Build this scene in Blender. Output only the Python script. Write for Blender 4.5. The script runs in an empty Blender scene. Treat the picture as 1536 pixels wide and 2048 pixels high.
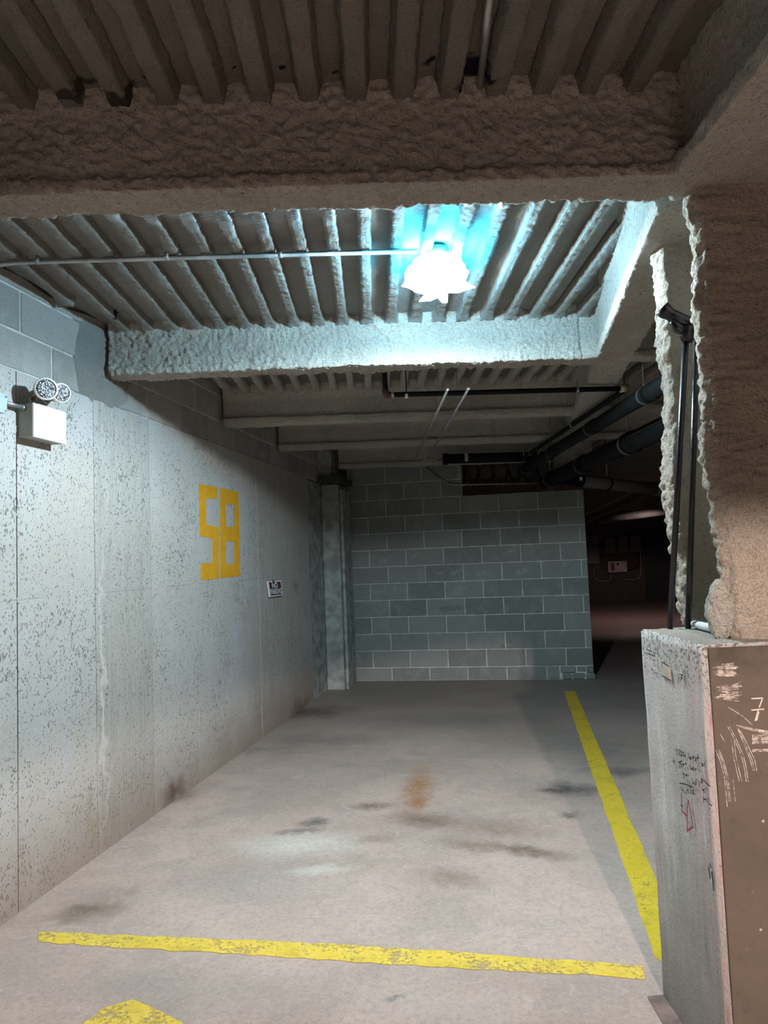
import bpy, bmesh, math, random
from mathutils import Vector, Matrix, noise as mn

# ------------------------------------------------------------------ camera
F_PX, PITCH, ROLL, YAW, H = 1434.55, .0664024, .0388855, .1806623, 1.462
AZ = -.19801                       # direction of the beam grid relative to the left wall
sc = bpy.context.scene
col = sc.collection
fw = Vector((-math.sin(YAW)*math.cos(PITCH), math.cos(YAW)*math.cos(PITCH), math.sin(PITCH)))
r0 = Vector((math.cos(YAW), math.sin(YAW), 0)); u0 = r0.cross(fw)
RT = math.cos(ROLL)*r0 - math.sin(ROLL)*u0
UP = math.sin(ROLL)*r0 + math.cos(ROLL)*u0
EYE = Vector((0, 0, H))
cd = bpy.data.cameras.new('camera'); cam = bpy.data.objects.new('camera', cd); col.objects.link(cam)
cd.sensor_fit = 'VERTICAL'; cd.sensor_height = 36; cd.lens = F_PX/2048*36
cd.clip_start = .05; cd.clip_end = 100
M = Matrix((RT, UP, -fw)).transposed().to_4x4(); M.translation = EYE
cam.matrix_world = M
sc.camera = cam

# ------------------------------------------------------------------ world, light, exposure
vs = sc.view_settings
vs.view_transform = 'Standard'; vs.look = 'None'; vs.gamma = 1; vs.exposure = 0.0
vs.use_curve_mapping = False
w = bpy.data.worlds.new('world'); sc.world = w; w.use_nodes = True
w.node_tree.nodes['Background'].inputs[0].default_value = (1, .93, .86, 1)
w.node_tree.nodes['Background'].inputs[1].default_value = .02

def lamp(name, kind, loc, power, color, target=None, **kw):
    l = bpy.data.lights.new(name, kind); o = bpy.data.objects.new(name, l); col.objects.link(o)
    o.location = loc; l.energy = power; l.color = color
    for k, v in kw.items(): setattr(l, k, v)
    if target is not None:
        o.rotation_euler = (Vector(target) - Vector(loc)).to_track_quat('-Z', 'Y').to_euler()
    return o
# warm lamp of the drive aisle, behind and to the right of the camera
lamp('aisle_lamp', 'SPOT', (.95, -3.0, 2.45), 1500, (1.0, .80, .70), (.72, -.60, 0.0),
     spot_size=math.radians(73), spot_blend=.10, shadow_soft_size=.05)
# far lamp of the room behind the block wall
lamp('far_aisle_lamp', 'SPOT', (2.6, 15.5, 2.3), 70, (1.0, .74, .68), (2.6, 16.2, 0), spot_size=math.radians(150), spot_blend=.3, shadow_soft_size=.06)

LED = (.83, .96, 1.0)
LED_POWER = 430

# ------------------------------------------------------------------ pixel -> place
uD = Vector((math.cos(AZ), -math.sin(AZ), 0)); vD = Vector((math.sin(AZ), math.cos(AZ), 0)); zD = Vector((0, 0, 1))
def G(u, v, z=0): return uD*u + vD*v + zD*z
def ray(x, y): return fw + RT*((x-768)/F_PX) - UP*((y-1024)/F_PX)
def onP(x, y, P, n):
    d = ray(x, y); return EYE + d*((Vector(P)-EYE).dot(n)/d.dot(n))
def onX(x, y, X): return onP(x, y, (X, 0, 0), Vector((1, 0, 0)))
def onY(x, y, Y): return onP(x, y, (0, Y, 0), Vector((0, 1, 0)))
def onZ(x, y, Z=0): return onP(x, y, (0, 0, Z), Vector((0, 0, 1)))
def onW(x, y, W): return onP(x, y, vD*W, vD)

# ------------------------------------------------------------------ materials
class NT:
    def __init__(s, name):
        s.m = bpy.data.materials.new(name); s.m.use_nodes = True
        s.t = s.m.node_tree; s.b = s.t.nodes['Principled BSDF']; s.out = s.t.nodes['Material Output']
        s.pos = s.n('ShaderNodeNewGeometry').outputs['Position']
    def n(s, kind, **kw):
        x = s.t.nodes.new(kind)
        for k, v in kw.items(): setattr(x, k, v)
        return x
    def put(s, sock, v):
        if hasattr(v, 'is_output') or isinstance(v, bpy.types.NodeSocket): s.t.links.new(v, sock)
        else:
            if sock.type == 'RGBA' and len(v) == 3: v = (*v, 1)
            sock.default_value = v
    def noise(s, scale, detail=3, rough=.55, vec=None, stretch=None, dist=0):
        x = s.n('ShaderNodeTexNoise'); x.inputs['Scale'].default_value = scale
        x.inputs['Detail'].default_value = detail; x.inputs['Roughness'].default_value = rough
        x.inputs['Distortion'].default_value = dist
        v = vec or s.pos
        if stretch: v = s.vmath('MULTIPLY', v, stretch)
        s.put(x.inputs['Vector'], v); return x.outputs['Fac']
    def vor(s, scale, vec=None, stretch=None, feature='F1', out='Distance', rnd=1):
        x = s.n('ShaderNodeTexVoronoi', feature=feature); x.inputs['Scale'].default_value = scale
        x.inputs['Randomness'].default_value = rnd
        v = vec or s.pos
        if stretch: v = s.vmath('MULTIPLY', v, stretch)
        s.put(x.inputs['Vector'], v); return x.outputs[out]
    def vmath(s, op, a, b=None):
        x = s.n('ShaderNodeVectorMath', operation=op); s.put(x.inputs[0], a)
        if b is not None: s.put(x.inputs[1], b)
        return x.outputs['Value'] if op in ('LENGTH', 'DOT_PRODUCT') else x.outputs['Vector']
    def math(s, op, a, b=0, clamp=False):
        x = s.n('ShaderNodeMath', operation=op, use_clamp=clamp); s.put(x.inputs[0], a); s.put(x.inputs[1], b)
        return x.outputs[0]
    def rng(s, v, a, b, c=0, d=1, smooth=True):
        x = s.n('ShaderNodeMapRange', interpolation_type='SMOOTHSTEP' if smooth else 'LINEAR')
        s.put(x.inputs[0], v)
        for i, k in enumerate((a, b, c, d)): x.inputs[i+1].default_value = k
        return x.outputs[0]
    def mix(s, fac, a, b, mode='MIX'):
        x = s.n('ShaderNodeMix', data_type='RGBA', blend_type=mode)
        s.put(x.inputs[0], fac); s.put(x.inputs[6], a); s.put(x.inputs[7], b); return x.outputs[2]
    def sep(s, v=None):
        x = s.n('ShaderNodeSeparateXYZ'); s.put(x.inputs[0], v or s.pos); return x.outputs
    def blob(s, c, r, rot=(0, 0, 0), vec=None, soft=0.0):
        x = s.n('ShaderNodeMapping', vector_type='TEXTURE'); s.put(x.inputs['Vector'], vec or s.pos)
        x.inputs['Location'].default_value = c; x.inputs['Scale'].default_value = r; x.inputs['Rotation'].default_value = rot
        return s.rng(s.vmath('LENGTH', x.outputs[0]), 1, soft, 0, 1)
    def bump(s, h, dist=.004, strength=1, prev=None):
        x = s.n('ShaderNodeBump'); x.inputs['Distance'].default_value = dist; x.inputs['Strength'].default_value = strength
        s.put(x.inputs['Height'], h)
        if prev: s.put(x.inputs['Normal'], prev)
        return x.outputs[0]
    def done(s, color, rough=.85, normal=None, metal=0, spec=.3, alpha=None):
        s.put(s.b.inputs['Base Color'], color); s.put(s.b.inputs['Roughness'], rough)
        s.put(s.b.inputs['Metallic'], metal); s.b.inputs['Specular IOR Level'].default_value = spec
        if normal: s.put(s.b.inputs['Normal'], normal)
        if alpha is not None: s.put(s.b.inputs['Alpha'], alpha)
        return s.m

def simple(name, color, rough=.6, metal=0, spec=.4, var=.15, bscale=60, bdist=.001):
    t = NT(name)
    f = t.noise(9, 4)
    c = t.mix(t.rng(f, .3, .7), tuple(k*(1-var) for k in color), tuple(min(1, k*(1+var)) for k in color))
    return t.done(c, t.rng(f, .3, .7, max(0, rough-.1), min(1, rough+.1)), t.bump(t.noise(bscale, 4), bdist), metal, spec)

def mat_foam(name, base=(.78, .76, .69), metal_zone=False, holes=()):
    t = NT(name)
    big = t.noise(2.2, 4); mid = t.noise(14, 4); fine = t.noise(75, 5, .65); vf = t.noise(190, 3, .7)
    c = t.mix(t.rng(big, .3, .7), base, tuple(k*.8 for k in base))
    c = t.mix(t.rng(mid, .35, .75, 0, .35), c, (base[0]*.75, base[1]*.7, base[2]*.62))
    c = t.mix(t.rng(fine, .52, .70, 0, .62), c, (.30, .28, .24))
    c = t.mix(t.rng(vf, .62, .72, 0, .55), c, (.16, .15, .125))
    if holes: hv = t.vmath('ADD', t.pos, t.vmath('MULTIPLY', t.vmath('SUBTRACT', t.noiseC(22), (.5, .5, .5)), (.09, .09, .09)))
    for h in holes:
        c = t.mix(t.blob(h[0], h[1], (0, 0, -AZ), hv, .55), c, h[2])
    nrm = t.bump(fine, .03, 1, t.bump(vf, .010, 1))
    return t, c, nrm
def _noiseC(s, scale):
    x = s.n('ShaderNodeTexNoise'); x.inputs['Scale'].default_value = scale; s.put(x.inputs['Vector'], s.pos); return x.outputs['Color']
NT.noiseC = _noiseC

def gp(u, v, z): p = G(u, v, z); return (p.x, p.y, p.z)
t, c, n_ = mat_foam('sprayed_fireproofing'); FOAM = t.done(c, .95, n_, 0, .15)
t, c, n_ = mat_foam('shaded_sprayed_coat', (.16, .15, .14)); FOAMB = t.done(c, .95, n_, 0, .15)  # foam for the scallops, their shade put into the colour
t, c, n_ = mat_foam('grey_overspray', (.52, .53, .51)); GREYCOAT = t.done(c, .95, n_, 0, .15)
t, c, n_ = mat_foam('warm_light_tinted_coat', (.78, .70, .60)); FOAMC = t.done(c, .95, n_, 0, .15)  # column foam: warm light tinted into the cream colour
HB = (.03, .03, .04)
t, c, n_ = mat_foam('sprayed_deck_coat', (.35, .335, .30), holes=[
    (tuple(onZ(952, 165, 2.79)), (.055, .06, .2), (.025, .02, .05)), (tuple(onZ(860, 155, 2.79)), (.018, .035, .2), HB),
    (tuple(onZ(300, 186, 2.79)), (.02, .02, .2), HB), (tuple(onZ(245, 205, 2.79)), (.06, .05, .2), (.09, .075, .06)),
    (tuple(onZ(150, 195, 2.79)), (.07, .03, .2), (.10, .085, .07)), (tuple(onZ(565, 166, 2.79)), (.02, .014, .2), HB),
    (tuple(onZ(670, 182, 2.79)), (.02, .015, .2), HB), (tuple(onZ(462, 170, 2.79)), (.014, .012, .2), HB)])
DECK_NEAR = t.done(c, .95, n_, 0, .15)
def mat_deck2():
    t, c, n_ = mat_foam('deck_coat_over_bare_steel', (.46, .455, .42), holes=[(tuple(onZ(232, 637, 2.79)), (.022, .03, .2), (.02, .02, .02)), (tuple(onZ(1212, 520, 2.81)), (.02, .07, .2), (.03, .03, .03))])
    d = t.vmath('ADD', t.pos, t.vmath('MULTIPLY', t.vmath('SUBTRACT', t.noiseC(3.5), (.5, .5, .5)), (.5, .5, 0)))
    p = G(-.42, 2.25); m = t.blob((p.x, p.y, 2.8), (.85, .62, 2), (0, 0, -AZ), d, .75)
    p = G(.35, 2.3); m2 = t.blob((p.x, p.y, 2.8), (.55, .4, 2), (0, 0, -AZ), d, .7)
    m = t.math('MAXIMUM', m, m2)
    steel = t.mix(t.rng(t.noise(12, 4), .3, .7), (.24, .26, .27), (.40, .42, .43))
    w_ = t.n('ShaderNodeTexWave', wave_type='BANDS', bands_direction='Y'); w_.inputs['Scale'].default_value = 16
    w_.inputs['Distortion'].default_value = .6; t.put(w_.inputs['Vector'], t.pos)
    nb = t.n('ShaderNodeMix', data_type='VECTOR'); t.put(nb.inputs[0], m); t.put(nb.inputs[4], n_)
    t.put(nb.inputs[5], t.bump(w_.outputs['Fac'], .003, .5))
    return t.done(t.mix(m, c, steel), t.rng(m, 0, 1, .95, .42), nb.outputs[1], t.rng(m, 0, 1, 0, .6), .3)
DECK_MID = mat_deck2()

def mat_wall():
    t = NT('board_cast_concrete')
    X, Y, Z = t.sep()
    big = t.noise(1.1, 4); blue = t.noise(1.7, 3, stretch=(1, 1, .6), dist=.5)
    st = t.noise(5, 6, .7, stretch=(1, 6, .35)); st2 = t.noise(11, 5, .75, stretch=(1, 6, .22))
    c = t.mix(t.rng(big, .3, .7), (.425, .42, .40), (.475, .48, .475))
    c = t.mix(t.rng(blue, .5, .72, 0, .65), c, (.45, .465, .54))
    c = t.mix(t.rng(t.noise(1.4, 3, stretch=(1.3, .8, 1)), .52, .75, 0, .5), c, (.45, .40, .35))
    rough_zone = t.math('MAXIMUM', t.math('MULTIPLY', t.rng(Y, 3.45, 3.5), t.rng(Y, 4.06, 4.03)), t.rng(Y, 5.25, 6.0))
    c = t.mix(t.math('MULTIPLY', t.rng(st, .45, .68), t.math('MULTIPLY_ADD', rough_zone, .55)), c, (.33, .315, .28))
    c = t.mix(t.math('MULTIPLY', t.rng(st2, .58, .7), t.math('MULTIPLY', rough_zone, .65)), c, (.60, .59, .56))
    c = t.mix(t.math('MULTIPLY', t.rng(st2, .42, .34), t.math('MULTIPLY', rough_zone, .8)), c, (.22, .21, .19))
    c = t.mix(t.rng(st, .58, .8, 0, .22), c, (.36, .34, .31))
    c = t.mix(t.math('MULTIPLY', rough_zone, t.rng(st, .3, .6, .25, .5)), c, (.36, .345, .31))
    jl = t.math('ADD', Z, t.math('MULTIPLY', t.noise(1.5, 2), .02))
    c = t.mix(t.math('MULTIPLY', t.math('MULTIPLY', t.rng(jl, 1.352, 1.3555), t.rng(jl, 1.360, 1.3565)), t.rng(t.noise(3, 3), .4, .6, .1, .6)), c, (.2, .19, .18))
    # air holes left by the formwork
    dv = t.vmath('ADD', t.pos, t.vmath('MULTIPLY', t.vmath('SUBTRACT', t.noiseC(40), (.5, .5, .5)), (.010, .010, .022)))
    dens = t.math('MULTIPLY', t.rng(t.noise(2.3, 3), .35, .7, .12, .34), t.rng(t.noise(28, 2), .35, .65, .2, 1.25))
    h1 = t.rng(t.math('SUBTRACT', t.vor(120, dv, (1, 1, .5)), dens), .16, .04)
    keep = t.rng(t.vor(120, dv, (1, 1, .5), out='Color'), .46, .54)
    h2 = t.rng(t.vor(30, dv, (1, 1, .5)), .13, .05)
    keep2 = t.rng(t.vor(34, dv, (1, 1, .5), out='Color'), .62, .66)
    hole = t.math('MAXIMUM', t.math('MULTIPLY', h1, keep), t.math('MULTIPLY', h2, keep2))
    c = t.mix(t.rng(t.noise(55, 5, .75), .42, .68, 0, .3), c, (.30, .295, .28))
    c = t.mix(t.rng(t.noise(26, 5, .8, stretch=(1, 1, .5)), .56, .72, 0, .35), c, (.62, .62, .61))
    c = t.mix(t.math('MULTIPLY', hole, .72), c, (.10, .095, .09))
    # dirt rising from the floor, rust and tyre smudges
    low = t.math('ADD', Z, t.math('MULTIPLY', t.math('SUBTRACT', t.noise(3, 5, .65), .5), .5))
    c = t.mix(t.rng(low, .48, .0, 0, .75), c, (.29, .23, .19))
    dz = t.vmath('ADD', t.pos, t.vmath('MULTIPLY', t.vmath('SUBTRACT', t.noiseC(7), (.5, .5, .5)), (.12, .25, .25)))
    c = t.mix(t.math('MULTIPLY', t.blob((-2.19, 4.28, .06), (.5, .2, .15), vec=dz), .85), c, (.10, .055, .05))
    c = t.mix(t.math('MULTIPLY', t.blob((-2.19, 7.0, .03), (.5, .5, .13), vec=dz), .7), c, (.13, .09, .08))
    c = t.mix(t.math('MULTIPLY', t.blob((-2.19, 3.41, .12), (.5, .05, .4), vec=dz), .6), c, (.30, .26, .16))
    c = t.mix(t.math('MULTIPLY', t.blob((-2.19, 3.52, .85), (.5, .03, 1.1), vec=dz), .55), c, (.68, .67, .64))
    c = t.mix(t.math('MULTIPLY', t.blob((-2.19, 6.95, 1.22), (.5, .12, .09), vec=dz), .6), c, (.14, .14, .13))
    hgt = t.math('SUBTRACT', t.math('MULTIPLY', st2, t.math('MULTIPLY_ADD', rough_zone, .9)), t.math('MULTIPLY', hole, 1.2))
    return t.done(c, .88, t.bump(hgt, .006, .8, t.bump(t.noise(160, 4), .0015)), 0, .25)
def _ma(s, op, a, b=0, clamp=False):
    if op == 'MULTIPLY_ADD':
        x = s.n('ShaderNodeMath', operation=op); s.put(x.inputs[0], a); x.inputs[1].default_value = b; x.inputs[2].default_value = .15
        return x.outputs[0]
    x = s.n('ShaderNodeMath', operation=op, use_clamp=clamp); s.put(x.inputs[0], a); s.put(x.inputs[1], b)
    return x.outputs[0]
NT.math = _ma
WALL = mat_wall()

def mat_block(name, a, b, chalk=()):
    t = NT(name)
    oi = t.n('ShaderNodeObjectInfo').outputs['Random']
    f = t.noise(7, 5, .65)
    c = t.mix(oi, a, b)
    c = t.mix(t.rng(f, .45, .75, 0, .4), c, tuple(k*1.35 for k in b))
    c = t.mix(t.rng(t.noise(110, 4, .75), .52, .70, 0, .6), c, tuple(k*.4 for k in a))
    c = t.mix(t.rng(t.noise(30, 5, .8), .55, .75, 0, .35), c, tuple(min(1, k*1.7) for k in b))
    d = t.vmath('ADD', t.pos, t.vmath('MULTIPLY', t.vmath('SUBTRACT', t.noiseC(9), (.5, .5, .5)), (.12, 0, .10)))
    for ctr, r, rot, kcol, k in chalk:
        m = t.math('MULTIPLY', t.blob(ctr, r, (0, rot, 0), d), t.rng(t.noise(45, 4, .8), .42, .62))
        c = t.mix(t.math('MULTIPLY', m, k), c, kcol)
    return t.done(c, .92, t.bump(t.noise(120, 5, .7), .005, .8), 0, .2)
YB = 8.65
def ck(x, y, rx, rz, rot, k=.7, kc=(.50, .54, .54)):
    p = onY(x, y, YB); return ((p.x, YB, p.z), (rx, .5, rz), rot, kc, k)
BLOCK = mat_block('grey_green_block', (.19, .213, .208), (.27, .30, .295), [
    ck(830, 1112, .13, .03, -.6), ck(775, 1118, .13, .025, -.5), ck(1025, 1100, .14, .06, -.6), ck(880, 1147, .10, .03, -.1), ck(910, 1145, .10, .05, -.5),
    ck(968, 1145, .16, .06, -.2, .5), ck(1045, 1142, .14, .07, -.6, .8), ck(1130, 1128, .14, .05, -.7, .6), ck(918, 1180, .15, .07, -.6, .9, (.40, .47, .46)),
    ck(790, 1178, .05, .06, 0, .7), ck(760, 1184, .14, .05, 0, .4),
    ck(905, 1216, .30, .05, 0, .8, (.03, .035, .034)), ck(1005, 1296, .05, .05, 0, .9, (.02, .022, .02)), ck(1000, 1022, .05, .04, 0, .8, (.03, .03, .03)),
    ck(1110, 1362, .12, .06, 0, .9, (.03, .03, .028))])
MORTAR = simple('pale_mortar', (.58, .61, .60), .95, 0, .2, .2, 90, .003)
BLOCKW = mat_block('pale_upper_block', (.30, .295, .28), (.39, .385, .365))
MORTARW = simple('upper_mortar', (.58, .58, .55), .95, 0, .2, .2, 80, .004)

def mat_floor():
    t = NT('stained_concrete_floor')
    X, Y, Z = t.sep()
    d = t.vmath('ADD', t.pos, t.vmath('MULTIPLY', t.vmath('SUBTRACT', t.noiseC(4.5), (.5, .5, .5)), (.35, .35, 0)))
    f = t.vmath('ADD', t.pos, t.vmath('MULTIPLY', t.vmath('SUBTRACT', t.noiseC(16), (.5, .5, .5)), (.12, .12, 0)))
    big = t.noise(.9, 5, .6, dist=.6); mid = t.noise(3.2, 6, .65, dist=.8)
    c = t.mix(t.rng(big, .3, .7), (.395, .32, .287), (.53, .435, .39))
    c = t.mix(t.rng(mid, .42, .72, 0, .6), c, (.31, .285, .262))
    c = t.mix(t.rng(t.noise(2.1, 5, .7, stretch=(1.8, .7, 1)), .55, .75, 0, .5), c, (.47, .43, .40))
    # broom and tyre scratches
    scr = t.noise(10, 6, .8, vec=t.vmath('MULTIPLY', d, (.7, 3.2, 1)))
    c = t.mix(t.rng(scr, .54, .70, 0, .5), c, (.60, .545, .50))
    c = t.mix(t.rng(t.noise(8, 7, .8, vec=t.vmath('MULTIPLY', d, (2.6, .8, 1))), .52, .70, 0, .5), c, (.30, .27, .25))
    c = t.mix(t.rng(t.noise(11, 7, .85), .50, .68, 0, .4), c, (.33, .30, .275))
    # darker tone towards the back of the bay and under the lane at the right
    c = t.mix(t.math('MULTIPLY', t.rng(Y, 4.9, 7.6), t.rng(mid, .25, .7, .75, .45)), c, (.175, .17, .155))
    brk = t.rng(t.noise(17, 7, .85, dist=1.2), .34, .58, .5, 1)
    def B(x, y, rx, ry, rot, k, kc, vec=d, soft=0.0):
        nonlocal c
        p = onZ(x, y); m = t.math('MULTIPLY', t.blob((p.x, p.y, 0), (rx*1.5, ry*1.5, 1), (0, 0, rot), vec, soft), brk)
        c = t.mix(t.math('MULTIPLY', m, min(1, k*1.25)), c, kc)
    BR = (.17, .115, .08)
    B(835, 1575, .10, .42, .05, .85, (.34, .17, .07), f); B(838, 1605, .06, .12, 0, .9, (.33, .15, .05), f)
    B(745, 1612, .13, .07, .1, .75, BR, f); B(850, 1640, .20, .12, -.3, .8, BR, f); B(985, 1655, .28, .16, -.2, .55, (.20, .14, .10), f)
    B(940, 1690, .18, .10, -.3, .6, BR, f); B(1055, 1702, .22, .07, -.3, .8, (.15, .105, .075), f); B(905, 1755, .16, .09, -.3, .6, (.20, .15, .11), f)
    B(740, 1680, .12, .06, .2, .5, BR, f); B(700, 1730, .3, .12, .2, .35, (.30, .23, .17))
    B(600, 1690, .32, .16, .25, .85, (.62, .61, .56), f); B(640, 1740, .16, .06, .2, .8, (.66, .65, .60), f); B(560, 1680, .3, .08, .2, .5, (.55, .54, .50), f)
    B(630, 1645, .09, .07, .4, .9, (.10, .10, .095), f); B(600, 1662, .12, .04, .3, .7, (.16, .155, .145), f)
    B(1150, 1578, .22, .14, -.1, .8, (.085, .085, .085)); B(1115, 1580, .12, .05, .1, .9, (.06, .06, .06), f); B(1140, 1630, .06, .06, 0, .8, (.09, .09, .085), f)
    B(1200, 1500, .35, .6, 0, .55, (.16, .16, .15)); B(1100, 1480, .25, .5, 0, .35, (.2, .2, .18)); B(1235, 1540, .2, .12, 0, .7, (.1, .1, .095))
    B(185, 1815, .16, .12, .5, .85, (.16, .125, .095)); B(130, 1835, .22, .06, .3, .5, (.22, .17, .13)); B(330, 1590, .2, .16, 0, .9, (.12, .06, .05), f)
    B(600, 1425, .5, .35, 0, .8, (.085, .06, .055)); B(540, 1500, .4, .12, .2, .5, (.2, .18, .16)); B(640, 1480, .5, .2, 0, .55, (.17, .165, .15))
    B(500, 1760, .5, .3, .2, .35, (.30, .29, .28)); B(900, 1440, .9, .3, 0, .45, (.15, .15, .13)); B(330, 1980, .5, .15, .1, .4, (.26, .25, .245))
    B(790, 1996, .03, .03, 0, .8, (.1, .1, .1), f); B(880, 2005, .25, .1, 0, .4, (.42, .40, .38))
    # smoother, redder slab of the room behind
    c = t.mix(t.rng(Y, 8.6, 9.6, 0, .8), c, (.21, .13, .12))
    # pits and grit
    c = t.mix(t.rng(t.noise(42, 6, .85), .44, .62, 0, .5), c, t.mix(.6, c, (.17, .155, .14)))
    c = t.mix(t.rng(t.noise(80, 5, .85), .54, .68, 0, .45), c, (.64, .58, .53))
    pit = t.rng(t.noise(150, 3, .7), .60, .70, 0, .7)
    c = t.mix(pit, c, (.12, .11, .10))
    c = t.mix(t.math('MULTIPLY', t.rng(t.vor(14), .06, .03), t.rng(t.vor(14, out='Color'), .75, .8)), c, (.62, .6, .56))
    rough = t.rng(mid, .3, .7, .55, .8)
    return t.done(c, rough, t.bump(mid, .004, .5, t.bump(t.noise(150, 4, .7), .0015, .7)), 0, .35)
FLOOR = mat_floor()

def mat_paint(name, a, b, wear=.5, scale=9):
    t = NT(name)
    f = t.noise(scale, 7, .75); g = t.noise(60, 4, .7)
    c = t.mix(t.rng(f, .35, .65), a, b)
    c = t.mix(t.rng(g, .6, .7, 0, .5), c, tuple(k*.3 for k in a))
    if 'yellow' in name: c = t.mix(t.rng(t.noise(4, 6, .8), .48, .72, 0, .6), c, (.22, .19, .06)); c = t.mix(t.rng(t.noise(35, 5, .8), .5, .66, 0, .35), c, (.30, .26, .08))
    v = t.math('ADD', t.math('MULTIPLY', f, .62), t.math('MULTIPLY', g, .38))
    return t.done(c, .7, t.bump(g, .001), 0, .3, t.rng(v, wear+.03, wear-.07, .12, 1))
YELLOW = mat_paint('worn_yellow_paint', (.66, .50, .055), (.75, .60, .13), .565, 7)
YELLOW2 = mat_paint('solid_yellow_paint', (.65, .485, .03), (.72, .55, .055), .62, 6)
ORANGE = mat_paint('orange_wall_paint', (.62, .30, .012), (.70, .36, .02), .78)

def mat_pier():
    t = NT('scraped_pier_concrete')
    st = t.noise(9, 7, .8, stretch=(1, 1, .13)); st2 = t.noise(34, 5, .75, stretch=(1, 1, .08)); f = t.noise(3, 4)
    c = t.mix(t.rng(f, .3, .7), (.40, .41, .40), (.54, .55, .545))
    c = t.mix(t.rng(st, .5, .7, 0, .7), c, (.72, .72, .72))
    c = t.mix(t.rng(st, .44, .3, 0, .75), c, (.17, .175, .165))
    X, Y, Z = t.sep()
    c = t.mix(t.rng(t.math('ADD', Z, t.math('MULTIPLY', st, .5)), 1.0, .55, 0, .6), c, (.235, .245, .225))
    pv = t.vmath('DOT_PRODUCT', t.pos, tuple(vD))
    edge = t.math('MAXIMUM', t.rng(pv, 2.16, 1.99), t.rng(pv, 2.36, 2.43))
    zz = t.rng(Z, .05, .7, .35, 1)
    c = t.mix(t.math('MULTIPLY', t.math('MULTIPLY', edge, zz), t.rng(st2, .44, .60, 0, .75)), c, (.62, .43, .46))
    c = t.mix(t.math('MULTIPLY', t.rng(pv, 2.05, 1.99), t.rng(st2, .52, .62, 0, .6)), c, (.34, .14, .16))
    pits = t.math('MULTIPLY', t.rng(Z, 1.02, 1.16), t.rng(t.noise(95, 3), .52, .6))
    c = t.mix(t.math('MULTIPLY', pits, .8), c, (.12, .12, .115))
    c = t.mix(t.rng(Z, .35, .0, 0, .45), c, (.17, .165, .145))
    c = t.mix(t.rng(t.noise(130, 3), .6, .7, 0, .6), c, (.13, .13, .12))
    return t.done(c, .85, t.bump(t.math('ADD', st, pits), .004, .7, t.bump(t.noise(110, 4), .003)), 0, .25)
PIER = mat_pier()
def mat_brown():
    t = NT('brown_pier_paint')
    f = t.noise(5, 5, .65); g = t.noise(40, 5, .75)
    c = t.mix(t.rng(f, .3, .7), (.115, .093, .076), (.142, .115, .094))
    c = t.mix(t.rng(g, .62, .72, 0, .35), c, (.30, .25, .21))
    c = t.mix(t.rng(g, .42, .3, 0, .4), c, (.07, .056, .046))
    sp = t.math('MULTIPLY', t.rng(t.vor(22), .12, .06), t.rng(t.vor(22, out='Color'), .72, .78))
    c = t.mix(t.math('MULTIPLY', sp, .8), c, (.58, .46, .38))
    X, Y, Z = t.sep()
    c = t.mix(t.math('MULTIPLY', t.rng(Z, 1.08, 1.17), t.rng(f, .3, .6, .8, .2)), c, (.06, .048, .04))
    return t.done(c, .75, t.bump(g, .002, .6), 0, .3)
BROWN = mat_brown()
CHALK7 = mat_paint('white_chalk_line', (.62, .55, .5), (.75, .68, .62), .66, 80)
CHALK = mat_paint('white_chalk', (.62, .55, .5), (.75, .68, .62), .53, 80)
INK = simple('black_marker', (.03, .03, .035), .6)
REDINK = simple('red_marker', (.36, .035, .09), .6)
TAN = simple('tan_patch', (.55, .49, .42), .9)
WHITE = simple('white_plastic', (.72, .74, .76), .4, 0, .5, .03, 30, .0002)
WHITEB = simple('white_box_enamel', (.78, .80, .83), .45, 0, .4, .03, 30, .0002)
HEADG = simple('grey_lamp_housing', (.30, .29, .25), .5, 0, .4, .05)
LENSRIM = simple('lamp_rim_plastic', (.74, .73, .68), .4, 0, .4, .05)
DARKREC = simple('dark_knob', (.05, .05, .05), .5)
def mat_lens():
    t = NT('faceted_lamp_lens')
    a = t.vor(150, out='Color'); f = t.vor(150)
    c = t.mix(t.rng(a, .2, .8), (.10, .11, .13), (.85, .88, .95))
    return t.done(c, .15, t.bump(f, .006, 1), .3, .6)
LENS = mat_lens()
BLUEBOX = simple('pale_blue_box', (.42, .52, .60), .5, .1)
STEEL = simple('galvanised_conduit', (.36, .37, .37), .42, .7, .4, .2)
BLACKP = simple('black_pipe', (.006, .007, .008), .7, 0, .15, .2)
BLACKM = simple('black_rod', (.014, .014, .018), .32, .2, .5, .1)
IRON = simple('rusty_fitting', (.10, .065, .055), .8, .2)
GREYPIPE = simple('dull_grey_pipe', (.12, .115, .115), .7)
PVC = simple('dark_drain_pipe', (.006, .0065, .007), .8, 0, .12)
BRASS = simple('pale_fitting', (.50, .46, .36), .5, .3)
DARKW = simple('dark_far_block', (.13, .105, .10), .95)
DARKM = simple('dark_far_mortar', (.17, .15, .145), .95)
GREYBOX = simple('far_grey_enamel', (.22, .19, .21), .55)
GREYBOX2 = simple('far_white_enamel', (.62, .58, .57), .5)
REDP = simple('red_label', (.30, .02, .03), .5)
DOORM = simple('dark_steel_door', (.035, .04, .05), .5)
SIGNW = simple('sign_white', (.72, .72, .78), .5, 0, .4, .05)
SIGNB = simple('sign_black', (.012, .010, .016), .5)
SIGNR = simple('sign_faded_red', (.10, .02, .03), .5)
RUST = simple('rust_streak', (.12, .055, .04), .9)
CABLE = simple('black_cable', (.012, .012, .012), .6)
PLATE = simple('rusty_plate', (.20, .15, .14), .8, .1, .3, .4, 40, .004)
DIM = simple('pilaster_concrete', (.30, .325, .32), .9, 0, .2, .3, 60, .004)
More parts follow.
